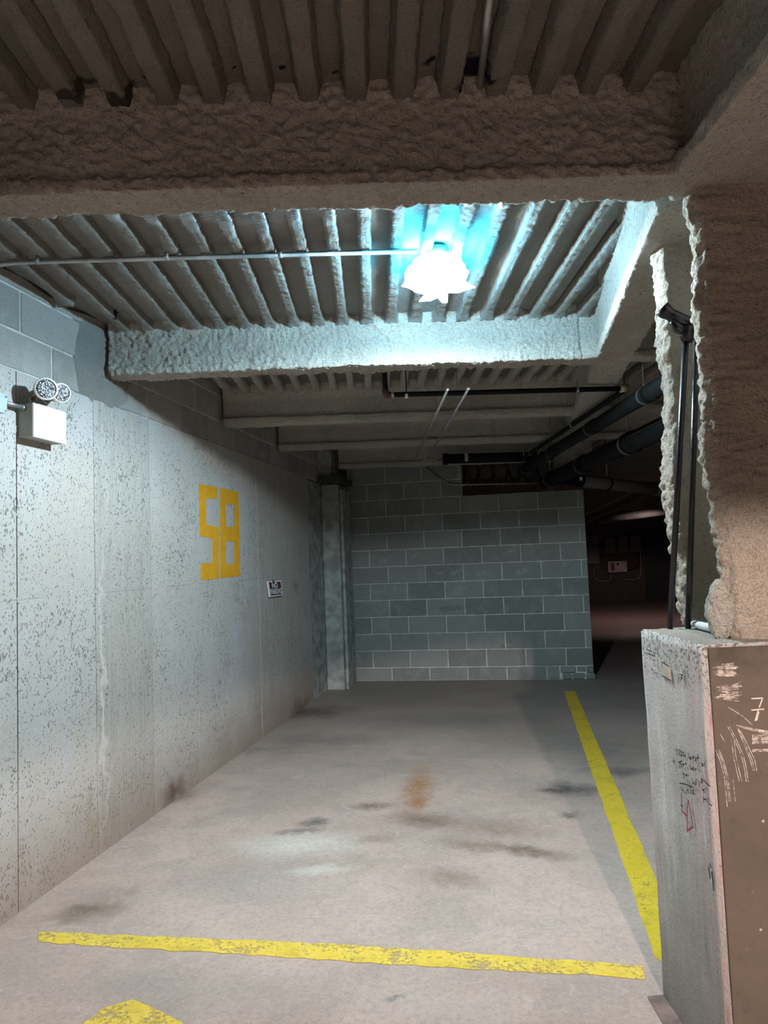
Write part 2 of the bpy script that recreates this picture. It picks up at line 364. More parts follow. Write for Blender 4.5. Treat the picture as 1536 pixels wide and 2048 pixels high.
def mat_emit(name, color, k):
    m = bpy.data.materials.new(name); m.use_nodes = True; tt = m.node_tree
    e = tt.nodes.new('ShaderNodeEmission'); e.inputs[0].default_value = (*color, 1); e.inputs[1].default_value = k
    tt.links.new(e.outputs[0], tt.nodes['Material Output'].inputs[0]); return m
GLOW = mat_emit('lit_plastic_flap', LED, 6)
def mat_wrap():
    m = bpy.data.materials.new('lit_plastic_wrap'); m.use_nodes = True; tt = m.node_tree
    e = tt.nodes.new('ShaderNodeEmission'); e.inputs[0].default_value = (*LED, 1); e.inputs[1].default_value = 9
    tr = tt.nodes.new('ShaderNodeBsdfTransparent'); mx = tt.nodes.new('ShaderNodeMixShader'); mx.inputs[0].default_value = .4
    tt.links.new(tr.outputs[0], mx.inputs[1]); tt.links.new(e.outputs[0], mx.inputs[2]); tt.links.new(mx.outputs[0], tt.nodes['Material Output'].inputs[0]); return m
WRAP = mat_wrap()
GLOWC = mat_emit('added_cyan_glow', (.03, .60, 1.0), 750)  # emission of the glow ring added on the lamp

# ------------------------------------------------------------------ builders
def mesh_obj(name, verts, faces, mat, parent=None, smooth=False):
    me = bpy.data.meshes.new(name); me.from_pydata([tuple(p) for p in verts], [], faces); me.update()
    if mat: me.materials.append(mat)
    if smooth:
        for p in me.polygons: p.use_smooth = True
    o = bpy.data.objects.new(name, me); col.objects.link(o)
    if parent: o.parent = parent
    return o
def tag(o, label=None, cat=None, group=None, kind=None):
    if label: o['label'] = label
    if cat: o['category'] = cat
    if group: o['group'] = group
    if kind: o['kind'] = kind
    return o
def empty(name, loc, label=None, cat=None, group=None, kind=None):
    o = bpy.data.objects.new(name, None); col.objects.link(o); o.location = loc; o.empty_display_size = .1
    o['_w'] = 1; del o['_w']
    tag(o, label, cat, group, kind); return o
def adopt(o, parent):
    """parent keeping world placement (parents are only translated)"""
    o.parent = parent; o.matrix_parent_inverse = Matrix.Translation(-Vector(parent.location)); return o
BOXF = [(0, 1, 3, 2), (4, 6, 7, 5), (0, 4, 5, 1), (2, 3, 7, 6), (0, 2, 6, 4), (1, 5, 7, 3)]
def fix(o):
    bm = bmesh.new(); bm.from_mesh(o.data); bmesh.ops.recalc_face_normals(bm, faces=bm.faces); bm.to_mesh(o.data); bm.free(); return o
def box8(name, P, a, b, c, mat, parent=None, bevel=0, seg=1):
    """box from corner P along edge vectors a, b, c"""
    P, a, b, c = Vector(P), Vector(a), Vector(b), Vector(c)
    bm = bmesh.new()
    vv = [bm.verts.new(P + a*i + b*j + c*k) for i in (0, 1) for j in (0, 1) for k in (0, 1)]
    for f in BOXF: bm.faces.new([vv[i] for i in f])
    bmesh.ops.recalc_face_normals(bm, faces=bm.faces)
    if bevel: bmesh.ops.bevel(bm, geom=bm.edges[:], offset=bevel, segments=seg, affect='EDGES', profile=.5)
    me = bpy.data.meshes.new(name); bm.to_mesh(me); bm.free(); me.materials.append(mat)
    o = bpy.data.objects.new(name, me); col.objects.link(o)
    if parent: adopt(o, parent)
    return o
def abox(name, x0, x1, y0, y1, z0, z1, mat, parent=None, bevel=0):
    return box8(name, (x0, y0, z0), (x1-x0, 0, 0), (0, y1-y0, 0), (0, 0, z1-z0), mat, parent, bevel)
def tube(name, pts, r, mat, parent=None, seg=12, rad=None, caps=True):
    pts = [Vector(p) for p in pts]; n = len(pts); verts = []; faces = []
    up = None
    for i, p in enumerate(pts):
        d = (pts[min(i+1, n-1)] - pts[max(i-1, 0)]).normalized()
        if up is None: up = d.orthogonal().normalized()
        up = (up - d*up.dot(d)).normalized(); s = d.cross(up)
        rr = rad[i] if rad else r
        for k in range(seg):
            a = 2*math.pi*k/seg; verts.append(p + (up*math.cos(a) + s*math.sin(a))*rr)
    for i in range(n-1):
        for k in range(seg):
            faces.append((i*seg+k, i*seg+(k+1) % seg, (i+1)*seg+(k+1) % seg, (i+1)*seg+k))
    if caps: faces += [tuple(range(seg-1, -1, -1)), tuple(range((n-1)*seg, n*seg))]
    o = mesh_obj(name, verts, faces, mat, None, True)
    for f in o.data.polygons:
        if len(f.vertices) > 4: f.use_smooth = False
    fix(o)
    if parent: adopt(o, parent)
    return o
def bend(pts, r=.05, n=6):
    """round the corners of a polyline"""
    pts = [Vector(p) for p in pts]; out = [pts[0]]
    for a, b, c in zip(pts, pts[1:], pts[2:]):
        d1 = (a-b); d2 = (c-b); k = min(r, d1.length*.45, d2.length*.45)
        p, q = b + d1.normalized()*k, b + d2.normalized()*k
        for i in range(n+1):
            s = i/n; out.append(p*(1-s)**2 + b*2*s*(1-s) + q*s*s)
    out.append(pts[-1]); return out
def prism(name, poly, n, th, mat, parent=None):
    """polygon (3D points, planar) given thickness th along n"""
    n = Vector(n).normalized(); k = len(poly); poly = [Vector(p) for p in poly]
    verts = poly + [p + n*th for p in poly]
    faces = [tuple(range(k)), tuple(range(2*k-1, k-1, -1))] + [(i, (i+1) % k, k+(i+1) % k, k+i) for i in range(k)]
    o = fix(mesh_obj(name, verts, faces, mat))
    if parent: adopt(o, parent)
    return o
def lump(p, s): return mn.noise(Vector(p)*s)
def foam_d(p, amp):
    p = Vector(p)
    return amp*(.5*lump(p, 21) + 1.15*lump(p + Vector((7, 3, 1)), 60)) + amp*.9*lump(p, 5.3)
def sweep(name, prof, P0, ax, e1, e2, L, step, amp, mat, parent=None, astep=None, flare=0):
    """sprayed-on coat: closed profile swept along ax with lumpy relief"""
    P0 = Vector(P0); astep = astep or step; pts = []
    area = sum(a[0]*b[1]-b[0]*a[1] for a, b in zip(prof, prof[1:]+prof[:1]))
    if area < 0: prof = prof[::-1]
    for a, b in zip(prof, prof[1:]+prof[:1]):
        l = math.hypot(b[0]-a[0], b[1]-a[1]); k = max(1, round(l/step))
        for i in range(k): pts.append((a[0]+(b[0]-a[0])*i/k, a[1]+(b[1]-a[1])*i/k))
    n = len(pts); nr = []
    for j in range(n):
        a, b = pts[j-1], pts[(j+1) % n]; l = math.hypot(b[0]-a[0], b[1]-a[1]) or 1
        nr.append(((b[1]-a[1])/l, -(b[0]-a[0])/l))
    m = max(2, round(L/astep)); verts = []; faces = []
    for i in range(m+1):
        base = P0 + ax*(L*i/m)
        for j in range(n):
            fa, fb = pts[j]
            if flare:
                ex = math.exp(-(L - L*i/m)/.045); fa *= 1 + flare*ex
                if fb < ZR+.02: fb -= .022*flare*ex
            p = base + e1*fa + e2*fb
            d = foam_d(p, amp); q = (e1*nr[j][0] + e2*nr[j][1])*d
            verts.append(p + q)
    for i in range(m):
        for j in range(n):
            faces.append((i*n+j, i*n+(j+1) % n, (i+1)*n+(j+1) % n, (i+1)*n+j))
    faces += [tuple(range(n-1, -1, -1)), tuple(range(m*n, (m+1)*n))]
    o = fix(mesh_obj(name, verts, faces, mat, None, True))
    if parent: adopt(o, parent)
    return o
def strokes(name, lines, P, n, width, mat, parent, lift=.0012):
    """hand-drawn strokes given as photo pixels, laid on the plane (P, n)"""
    n = Vector(n).normalized(); verts = []; faces = []
    for ln in lines:
        pp = [onP(x, y, P, n) + n*lift for x, y in ln]
        for a, b in zip(pp, pp[1:]):
            d = (b-a)
            if d.length < 1e-5: continue
            s = d.normalized().cross(n)*width*.5; e = d.normalized()*width*.3
            k = len(verts); verts += [a-e+s, a-e-s, b+e-s, b+e+s]; faces.append((k, k+1, k+2, k+3))
    o = mesh_obj(name, verts, faces, mat)
    if parent: adopt(o, parent)
    return o
def text(name, s, size, origin, xdir, ydir, mat, parent, sx=1, lift=.001, bold=0):
    cu = bpy.data.curves.new(name, 'FONT'); cu.body = s; cu.size = size; cu.align_x = 'CENTER'; cu.align_y = 'CENTER'; cu.offset = bold
    tmp = bpy.data.objects.new(name, cu); col.objects.link(tmp)
    dg = bpy.context.evaluated_depsgraph_get(); dg.update()
    me = bpy.data.meshes.new_from_object(tmp.evaluated_get(dg))
    bpy.data.objects.remove(tmp)
    x, y = Vector(xdir).normalized(), Vector(ydir).normalized(); z = x.cross(y)
    for v in me.vertices: v.co = Vector(origin) + x*v.co.x*sx + y*v.co.y + z*lift
    me.materials.clear(); me.materials.append(mat)
    o = bpy.data.objects.new(name, me); col.objects.link(o)
    if parent: adopt(o, parent)
    return o

# ================================================================== structure
XW = -2.195; ZC = 2.385; ZB = 2.54; ZR = 2.79; ZD = 2.84
fl = abox('floor', -3.2, 9, -8, 24, -.2, 0, FLOOR); tag(fl, kind='structure')

# ---- left wall: cast panels below, two courses of block above
wl = abox('wall_left', XW-.35, XW-.012, -4, 8.9, 0, ZC, DARKM); abox('mortar_core', XW-.35, XW-.009, -4, 8.9, ZC, 2.95, MORTARW, wl); tag(wl, kind='structure')
seams = [-3.9, -2.6, -1.4, -.2, 1.0, 1.65, 2.25, 2.858, 3.461, 4.05, 4.67, 5.284, 5.89, 6.5, 7.45]
for i, (a, b) in enumerate(zip(seams, seams[1:])):
    o = (0, .0, .001, -.001, .002, 0, .001, -.001)[i % 8]
    abox('concrete_panel', XW-.03, XW+o*.6, a+(.004 if abs(a-2.858) < .01 else .0018), b-(.004 if abs(b-2.858) < .01 else .0018), 0, ZC-.001, WALL, wl, .0007)
random.seed(4)
for k, (z0, z1) in enumerate(((ZC+.006, 2.566), (2.576, 2.765), (2.775, 2.93))):
    y = .55 + (.2286 if k % 2 == 0 else 0) + .06
    while y < 8.3:
        abox('block', XW-.03, XW-.004+random.uniform(-.002, .002), y+.005, min(y+.4572, 8.55)-.005, z0, z1, BLOCKW, wl, .004)
        y += .4572
# round plugs of the form ties along the seams
for px in [(33, 858), (37, 1028), (38.5, 1200), (40, 1376), (28, 1745), (189, 1040), (193, 1183), (195, 1333), (197, 1481), (186, 897), (300, 1045), (304, 1250), (308, 1437), (388, 1052), (393, 1172), (395, 1275)]:
    p = onX(*px, XW)
    tube('tie_plug', [(XW-.004, p.y, p.z), (XW+.0015, p.y, p.z), (XW+.0021, p.y, p.z)], .02, WALL, wl, 16, [.017, .0165, .0155])

# ---- free-standing block wall at the back of the bay
wb = abox('wall_back', -2.03, .798, YB+.005, YB+.19, 0, 2.19, MORTAR)
tag(wb, kind='structure')
abox('mortar_core', -2.03, -.62, YB+.005, YB+.19, 2.19, 2.78, MORTAR, wb)
random.seed(11)
for k in range(-1, 13):
    z0 = .155 + .2034*k; z1 = z0 + .2034
    if k == -1: z0 = .0
    x = .0427 + (0 if k % 2 == 0 else .2286) - .4572*6
    xe = .804 if k < 10 else -.60
    while x < xe - .02:
        a, b = max(x, -2.03), min(x+.4572, xe)
        if k in (-1,) and b > .4: b = min(b, .42)
        if b - a > .03:
            j = random.uniform(-.0025, .0025)
            abox('block', a+.0055, b-.0055, YB-.004+j*.6, YB+.195, z0+.0055, z1-.0055, BLOCK, wb, .003)
        x += .4572
# broken foot of the wall end, patched with small pieces
for (x0, x1, z0, z1) in [(.43, .60, .075, .15), (.61, .72, .08, .15), (.725, .80, .07, .15), (.45, .55, .0, .065), (.56, .70, 0, .07), (.71, .82, 0, .06)]:
    abox('brick', x0, x1, YB-.012+random.uniform(-.012, .01), YB+.1, z0, z1, BLOCK, wb, .012)

# ---- ceiling: steel deck, ribs run between the beams
cl = box8('ceiling', G(-7, -4.5, ZD), uD*16, vD*30, zD*.12, DECK_NEAR); tag(cl, kind='structure')
def skin(name, u0_, u1_, v0_, v1_, mat):
    box8(name, G(u0_, v0_, ZD-.012), uD*(u1_-u0_), vD*(v1_-v0_), zD*.012, mat, cl)
beamsW = [2.06, 3.985, 5.52, 6.80, 8.33]
skin('deck_sheet', -2.6, 1.05, 2.1, 3.95, DECK_MID)
bays = [(-4.2, 2.01, -2.6, .93, DECK_NEAR, .016, .006), (2.13, 3.93, -2.3, 1.32, DECK_MID, .014, .0055),
        (4.05, 5.46, -1.6, 4.6, FOAM, .03, .006), (5.58, 6.74, -1.4, 4.6, FOAM, .05, .004), (6.86, 8.27, -1.0, 5, FOAM, .06, .004), (8.4, 14, -1.2, 7, FOAM, .2, .002)]
PITCHR = .1352
for bi, (v0_, v1_, ua, ub, m_, st, amp) in enumerate(bays):
    i0 = math.ceil(ua/PITCHR); i1 = math.floor(ub/PITCHR)
    for i in range(i0, i1+1):
        u_ = i*PITCHR + (0 if bi == 0 else .012)
        ve = min(v1_, (u_*uD.x - XW - .06)/-vD.x) if vD.x < 0 else v1_
        vs_ = v0_
        if bi >= 1 and u_*uD.x + v0_*vD.x < XW+.02: pass
        if ve - vs_ < .1: continue
        b0, b1 = (.022, .032)
        if bi == 0: b0, b1 = .026, .042
        prof = [(-b0, ZR), (b0, ZR), (b1, ZD+.004), (-b1, ZD+.004)]
        sweep('deck_rib', prof, G(u_, vs_, 0), vD, uD, zD, ve-vs_, min(st, .016) if bi < 2 else .03, amp, m_, cl, st, (0, .9, .5, 0, 0, 0)[bi])

# ---- far side of the garage
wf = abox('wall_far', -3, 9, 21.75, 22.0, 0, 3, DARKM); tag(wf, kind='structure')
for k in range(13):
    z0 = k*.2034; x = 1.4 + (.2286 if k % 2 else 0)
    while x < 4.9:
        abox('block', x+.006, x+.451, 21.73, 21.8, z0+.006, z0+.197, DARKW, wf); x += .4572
wr = abox('wall_right', 8.9, 9.2, -4, 24, 0, 3, DARKM); tag(wr, kind='structure')
d1 = empty('door_1', (3.65, 21.72, 0), kind='structure')
abox('door_leaf', 3.66, 4.56, 21.69, 21.728, .05, 2.06, DOORM, d1, .006)
abox('door_frame', 3.60, 3.655, 21.66, 21.728, 0, 2.12, DOORM, d1); abox('door_frame', 4.565, 4.62, 21.66, 21.728, 0, 2.12, DOORM, d1)
abox('door_frame', 3.655, 4.565, 21.66, 21.728, 2.065, 2.12, DOORM, d1)
tube('door_knob', [(3.74, 21.69, 1.42), (3.74, 21.64, 1.42), (3.74, 21.62, 1.42)], .03, GREYBOX, d1, 10, [.02, .035, .02])

# ================================================================== beams, girders, column
IB = [(-.072, ZB), (.072, ZB), (.075, ZB+.045), (.046, ZB+.06), (.04, ZR-.06), (.062, ZR-.015), (.075, ZD+.02), (-.075, ZD+.02), (-.062, ZR-.015), (-.04, ZR-.06), (-.046, ZB+.06), (-.075, ZB+.045)]
IB2 = [(-.070, ZB), (.070, ZB), (.073, ZB+.03), (.062, ZB+.045), (.060, ZR-.05), (.066, ZR-.015), (.085, ZD+.02), (-.085, ZD+.02), (-.066, ZR-.015), (-.060, ZR-.05), (-.062, ZB+.045), (-.073, ZB+.03)]
BL = ['sprayed steel beam nearest the camera, dark brown face above the glowing lamp bay',
      'sprayed steel beam with brightly lit white face just behind the lamp',
      'dim sprayed beam behind the black sprinkler pipe, third from the camera',
      'dim sprayed beam, fourth from the camera, crossed by two thin conduits',
      'short dark sprayed beam hard against the top of the block wall']
def bstart(wv, margin=.0): return (XW + margin - vD.x*wv)/uD.x
for i, wv in enumerate(beamsW):
    u_s = bstart(wv + .07, .0) + .005
    u_e = (1.0, 6, 6, 6, 2.6)[i]
    if i == 4: u_s = bstart(wv, .2)
    st, ast, amp = ((.009, .010, .011), (.009, .010, .0125), (.018, .024, .007), (.022, .03, .007), (.025, .03, .006))[i]
    if i == 0: u_s = bstart(2.06, 0)+.02
    prof = IB
    if i < 2: prof = IB2
    if i in (0, 1, 2, 3, 4):
        o = sweep('steel_beam', prof, G(0, wv, 0) + uD*u_s, uD, vD, zD, (min(u_e, 1.2) if i in (1, 2, 3) else u_e) - u_s, st, amp, FOAM, None, ast)
        tag(o, BL[i], 'beam', 'sprayed roof beams over the parking bay')
        if i in (1, 2, 3):
            sp = sweep('beam_run', prof, G(1.2, wv, 0), uD, vD, zD, 4.8, .03, amp, FOAM, None, .06); adopt(sp, o)
# overspray where the second beam meets the wall
ov = []; of = []; ny, nz = 40, 30
for i in range(ny+1):
    for j in range(nz+1):
        y, z = 3.30 + .52*i/ny, 2.33 + .47*j/nz
        e = math.hypot((y-3.58)/.25, (z-2.62)/.28) + .35*lump((y*6, z*6, 2), 1)
        h = max(-.008, .016*(1-e)) if e > .6 else .0064+.01*(.6-e) + (.004*lump((0, y, z), 40) if e < 1 else 0)
        ov.append((XW-.002+h, y, z))
for i in range(ny):
    for j in range(nz):
        k = i*(nz+1)+j; of.append((k, k+1, k+nz+2, k+nz+1))
o2 = [o for o in col.objects if o.get('label') == BL[1]][0]
adopt(mesh_obj('overspray', ov, of, GREYCOAT, None, True), o2)

XG0, XG1 = .495, .70
GP = [(0, ZB), (.2, ZB), (.205, ZB+.05), (.17, ZB+.07), (.165, ZR-.05), (.205, ZD+.02), (-.03, ZD+.02), (.012, ZR-.03), (.02, ZB+.07), (-.004, ZB+.05)]
g = sweep('steel_girder', GP, (XG0, 2.36, 0), Vector((0, 1, 0)), Vector((1, 0, 0)), zD, 4.66, .013, .007, FOAM, None, .016)
tag(g, 'sprayed girder running from the column towards the block wall', 'girder', 'sprayed girders meeting at the column')
g_ = sweep('girder_run', GP, (XG0, 7.02, 0), Vector((0, 1, 0)), Vector((1, 0, 0)), zD, 8.5, .03, .006, FOAM, None, .08); adopt(g_, g)
NG = [(.915, ZB), (1.30, ZB), (1.31, ZB+.05), (1.2, ZB+.07), (1.2, ZD+.02), (.93, ZD+.02), (.955, ZR-.05), (.96, ZB+.07), (.912, ZB+.05)]
g2 = sweep('steel_girder', NG, G(0, -3.5, 0), vD, uD, zD, 5.62, .014, .008, FOAM, None, .016)
tag(g2, 'dark sprayed girder overhead at the upper right, in front of the column', 'girder', 'sprayed girders meeting at the column')

# column: H-section under sprayed coat, standing on the concrete pier
ZP = 1.194
CP = [(.985, 2.085), (1.01, 2.055), (1.62, 2.045), (1.62, 2.56), (1.10, 2.565), (1.066, 2.555), (1.060, 2.475), (1.070, 2.456), (1.14, 2.452), (1.30, 2.43), (1.33, 2.36), (1.32, 2.20), (1.25, 2.15), (1.06, 2.135), (.99, 2.12)]
cR = empty('steel_column', G(1.3, 2.3, ZP), 'sprayed steel column with shaggy edges standing on the concrete pier', 'column')
def column():
    prof = CP; pts = []
    area = sum(a[0]*b[1]-b[0]*a[1] for a, b in zip(prof, prof[1:]+prof[:1]))
    if area < 0: prof = prof[::-1]
    for a, b in zip(prof, prof[1:]+prof[:1]):
        l = math.hypot(b[0]-a[0], b[1]-a[1]); st = .009 if max(a[0], b[0]) < 1.4 else .05; k = max(1, round(l/st))
        for i in range(k): pts.append((a[0]+(b[0]-a[0])*i/k, a[1]+(b[1]-a[1])*i/k))
    n = len(pts); m = 170; verts = []; faces = []
    for i in range(m+1):
        z = ZP-.005 + (ZR+.03-ZP)*i/m
        tz = (z-ZP)/(ZR-ZP)
        for j, (a, b) in enumerate(pts):
            p0, p1 = pts[j-1], pts[(j+1) % n]; l = math.hypot(p1[0]-p0[0], p1[1]-p0[1]) or 1
            nx, ny_ = (p1[1]-p0[1])/l, -(p1[0]-p0[0])/l
            wob = .014*lump((3, b*1.5, z*3.2), 1) + .008*lump((9, 0, z*9), 1)
            tip = max(0, 1-abs(a-.985)/.1) if b < 2.2 else max(0, 1-abs(a-1.07)/.06)
            foot = .035*max(0, 1-(z-ZP)/.25)**2 if b < 2.2 else -.03*max(0, 1-(z-ZP)/.2)
            if b < 2.2 and tip: foot = -.02*max(0, 1-(z-ZP)/.2)
            p = G(a, b, z); d = foam_d(p, .0075)
            d += tip*(.010*lump(p, 34)+.006*lump(p, 70))
            verts.append(p + uD*(nx*d) + vD*(ny_*d) - uD*(wob*tip*1.2) + uD*(-foot*tip*1.0) + uD*(.02*(1-tz) if b < 2.2 and a < 1.2 else 0) - uD*(.012*(1-tz) if b > 2.2 and a < 1.2 else 0))
    for i in range(m):
        for j in range(n): faces.append((i*n+j, i*n+(j+1) % n, (i+1)*n+(j+1) % n, (i+1)*n+j))
    faces += [tuple(range(n-1, -1, -1)), tuple(range(m*n, (m+1)*n))]
    o = fix(mesh_obj('fireproofing', verts, faces, FOAMC, None, True)); adopt(o, cR)
column()
# loose clump at the foot of the coat
bm = bmesh.new(); bmesh.ops.create_icosphere(bm, subdivisions=4, radius=1)
pc = onW(1437, 1222, 2.10)
for v in bm.verts:
    p = Vector((v.co.x*.034, v.co.y*.04, v.co.z*.092)); q = pc + uD*p.x + vD*p.y + zD*p.z
    v.co = q + (q-pc).normalized()*(.012*lump(q, 26) + .008*lump(q, 60))
me = bpy.data.meshes.new('foam_clump'); bm.to_mesh(me); bm.free(); me.materials.append(FOAM)
for p in me.polygons: p.use_smooth = True
o = bpy.data.objects.new('foam_clump', me); col.objects.link(o); adopt(o, cR)

# concrete pier
UP0, VP0, VP1 = .896, 1.98, 2.441
pr = empty('concrete_pier', G(1.2, 2.2, 0), 'waist-high concrete pier with brown painted front and scribbled grey side', 'pier')
bm = bmesh.new()
nU, nV, nZ = 30, 18, 44
def grid(P, a, b, na, nb):
    vv = [[bm.verts.new(P + a*(i/na) + b*(j/nb)) for j in range(nb+1)] for i in range(na+1)]
    for i in range(na):
        for j in range(nb): bm.faces.new((vv[i][j], vv[i+1][j], vv[i+1][j+1], vv[i][j+1]))
P0 = G(UP0, VP0, 0)
grid(P0, vD*(VP1-VP0), zD*ZP, nV, nZ); grid(P0, uD*.75, zD*ZP, nU, nZ); grid(P0+vD*(VP1-VP0), uD*.75, zD*ZP, nU, nZ)
grid(P0+uD*.75, vD*(VP1-VP0), zD*ZP, nV, nZ); grid(P0+zD*ZP, uD*.75, vD*(VP1-VP0), nU, nV)
bmesh.ops.remove_doubles(bm, verts=bm.verts, dist=.0005); bmesh.ops.recalc_face_normals(bm, faces=bm.faces)
bm.normal_update()
top_e = [e for e in bm.edges if all(abs(v.co.z-ZP) < 1e-4 for v in e.verts) and len(e.link_faces) == 2 and abs(e.calc_face_angle(0)) > 1]
vert_e = [e for e in bm.edges if abs(e.verts[0].co.z-e.verts[1].co.z) > .01 and len(e.link_faces) == 2 and e.calc_face_angle(0) > 1]
bmesh.ops.bevel(bm, geom=top_e+vert_e, offset=.006, segments=2, affect='EDGES')
bm.normal_update()
for v in bm.verts:
    nd = v.normal
    k = .0035*lump(v.co, 9)
    if v.co.z > ZP-.03: k += .006*lump(v.co, 22)
    if v.co.z > .002: v.co += nd*k
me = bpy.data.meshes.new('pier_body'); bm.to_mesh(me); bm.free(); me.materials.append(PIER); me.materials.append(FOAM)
for p in me.polygons:
    p.use_smooth = True
    if p.normal.z > .6 and p.center.z > 1: p.material_index = 1
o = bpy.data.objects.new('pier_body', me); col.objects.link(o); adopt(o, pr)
bc = box8('painted_face', G(UP0+.012, VP0-.009, 0.0), uD*.75, vD*.012, zD*(ZP-.008), BROWN, pr, .002)
bc['label'] = 'brown painted front face'
FP, FN = G(0, VP0-.0095), -vD
SP, SN = G(UP0-.0045, 0), -uD
strokes('chalk_mark', [[(1503, 1397), (1525, 1396), (1518, 1414)], [(1503, 1420), (1527, 1418)], [(1516, 1420), (1510, 1441)], [(1517, 1424), (1513, 1440)]], FP, FN, .0035, CHALK7, pr)['label'] = 'chalk numeral 7'
sm = []
random.seed(3)
for i in range(46):
    y = 1328 + random.random()*25; x = 1424 + random.random()*30; sm.append([(x, y), (x+8+random.random()*(1470-x), y+random.uniform(-3, 3))])
for i in range(46):
    y = 1372 + random.random()*28; x = 1428 + random.random()*34; sm.append([(x, y), (x+6+random.random()*(1478-x), y-random.uniform(-4, 9))])
strokes('chalk_smear', sm, FP, FN, .0014, CHALK, pr)
sc2 = [[(1456, 1414), (1472, 1424), (1486, 1433), (1504, 1450)]]
for i in range(9): sc2.append([(1472+i*2, 1450+i*.8), (1500+i*4, 1456+i*1.5), (1536, 1462+i*1.6)])
for y in (1470, 1476, 1483, 1499): sc2 += [[(1504, y+k*2), (1536, y-1+k*2)] for k in range(3)]
for dx in (0, 3, 7): sc2.append([(1474+dx, 1455+dx), (1488+dx, 1490), (1500+dx*1.3, 1520), (1506+dx, 1541)])
for dx in (0, 4): sc2.append([(1455+dx, 1453), (1468+dx, 1478), (1482+dx, 1510), (1488+dx, 1535), (1492+dx, 1563)])
for dx in (0, 5): sc2.append([(1462+dx, 1475), (1466+dx, 1510), (1472+dx, 1538), (1478+dx, 1562)])
for dx in (0, 4, 7): sc2.append([(1431+dx, 1500), (1440+dx, 1522), (1448+dx, 1552), (1452+dx, 1590), (1454+dx, 1600+14/(dx+1))])
sc2.append([(1466, 1560), (1470, 1602)]); sc2.append([(1440, 1468), (1450, 1485)])
strokes('chalk_scratch', sc2, FP, FN, .0018, CHALK, pr)
def cp(*pts): return [(1330+x/10.24, 1480+y/10.24) for x, y in pts]
wr_ = [cp((225, 195), (255, 205), (262, 320)), cp((290, 205), (285, 215), (300, 250), (292, 310)), cp((305, 200), (325, 215)), cp((330, 230), (350, 250), (335, 325), (360, 320)),
       cp((385, 240), (380, 310), (405, 340), (425, 310), (415, 250)), cp((480, 255), (495, 370), (515, 360)), cp((525, 350), (520, 390), (545, 390), (545, 340)), cp((590, 310), (590, 440)), cp((570, 345), (610, 360)),
       cp((625, 360), (655, 375), (625, 420), (650, 430)), cp((680, 300), (690, 430)), cp((668, 350), (700, 370)),
       cp((185, 370), (190, 500)), cp((172, 430), (208, 440)),
       cp((275, 440), (310, 455), (295, 560), (315, 575)), cp((320, 440), (318, 480), (345, 500), (335, 560)), cp((320, 435), (350, 440)), cp((375, 490), (385, 520), (400, 500), (375, 490)), cp((425, 470), (430, 505), (445, 480), (425, 470)),
       cp((515, 490), (535, 590), (555, 580)), cp((560, 590), (575, 620), (590, 570)), cp((585, 530), (595, 630)), cp((625, 580), (635, 620), (645, 580)), cp((690, 580), (695, 640)), cp((715, 620), (730, 670)),
       cp((375, 690), (400, 690), (390, 760), (415, 800)), cp((430, 705), (445, 745), (460, 715), (430, 705)), cp((480, 690), (490, 735)),
       cp((305, 880), (420, 905), (580, 965)), cp((345, 960), (350, 1010), (375, 1030)), cp((370, 985), (375, 1060)),
       cp((455, 965), (460, 1030), (485, 1040)), cp((480, 990), (485, 1100)), cp((545, 965), (525, 965), (525, 1020), (545, 1040), (525, 1095)), cp((575, 1020), (570, 1100), (600, 1095), (600, 1030), (575, 1020)),
       cp((565, 780), (580, 890), (605, 880)), cp((620, 850), (625, 910), (650, 900)), cp((640, 800), (645, 900)), cp((710, 850), (712, 970)), cp((745, 790), (750, 880), (790, 830), (745, 790)), cp((810, 835), (850, 880), (930, 950)),
       cp((770, 470), (765, 530), (795, 520), (770, 470)), cp((820, 460), (830, 580)), cp((760, 980), (780, 1030), (815, 1010)), cp((800, 1040), (825, 1080)), cp((795, 1160), (805, 1280)), cp((800, 1215), (850, 1210), (880, 1280)), cp((900, 1295), (970, 1345)),
       cp((335, 1330), (375, 1355))]
for a_, b_ in ((0, 5), (5, 12), (12, 14), (14, 19), (19, 25), (25, 28), (28, 29), (29, 31), (31, 35), (35, 38), (38, 39), (39, 40), (40, 41), (41, 43), (43, 45), (45, 47), (47, 48), (48, 49)):
    if wr_[a_:b_]: strokes('marker_writing', wr_[a_:b_], SP, SN, .0035, INK, pr)
def c3(*pts): return [(1280+x/10.97, 1280+y/10.97) for x, y in pts]
w2_ = [c3((160, 215), (260, 240)), c3((170, 295), (280, 340), (330, 355)), c3((215, 250), (225, 310)), c3((265, 230), (275, 340)), c3((300, 260), (340, 290), (325, 355)), c3((105, 560), (140, 590)),
        c3((250, 630), (300, 660), (290, 750)), c3((340, 710), (390, 740), (380, 800)), c3((485, 560), (490, 490), (645, 580)), c3((495, 780), (680, 890)),
        c3((865, 740), (850, 950)), c3((880, 750), (940, 770), (900, 820), (940, 830), (885, 890)), c3((960, 770), (990, 830), (970, 890)), c3((990, 640), (1020, 970))]
for a_, b_ in ((0, 5), (5, 6), (6, 8), (8, 9), (9, 10), (10, 14)):
    strokes('marker_writing', w2_[a_:b_], SP, SN, .003, INK, pr)
strokes('red_numeral', [cp((345, 1080), (350, 1330), (350, 1450), (460, 1560)), cp((485, 1240), (465, 1400), (462, 1860), (580, 1780), (545, 1560), (485, 1240))], SP, SN, .0055, REDINK, pr)['label'] = 'red marker outline of a 4'
strokes('chip', [[(1421, 1728), (1425, 1745), (1427, 1765), (1428, 1780)], [(1418, 1735), (1422, 1760)]], SP, SN, .007, INK, pr)
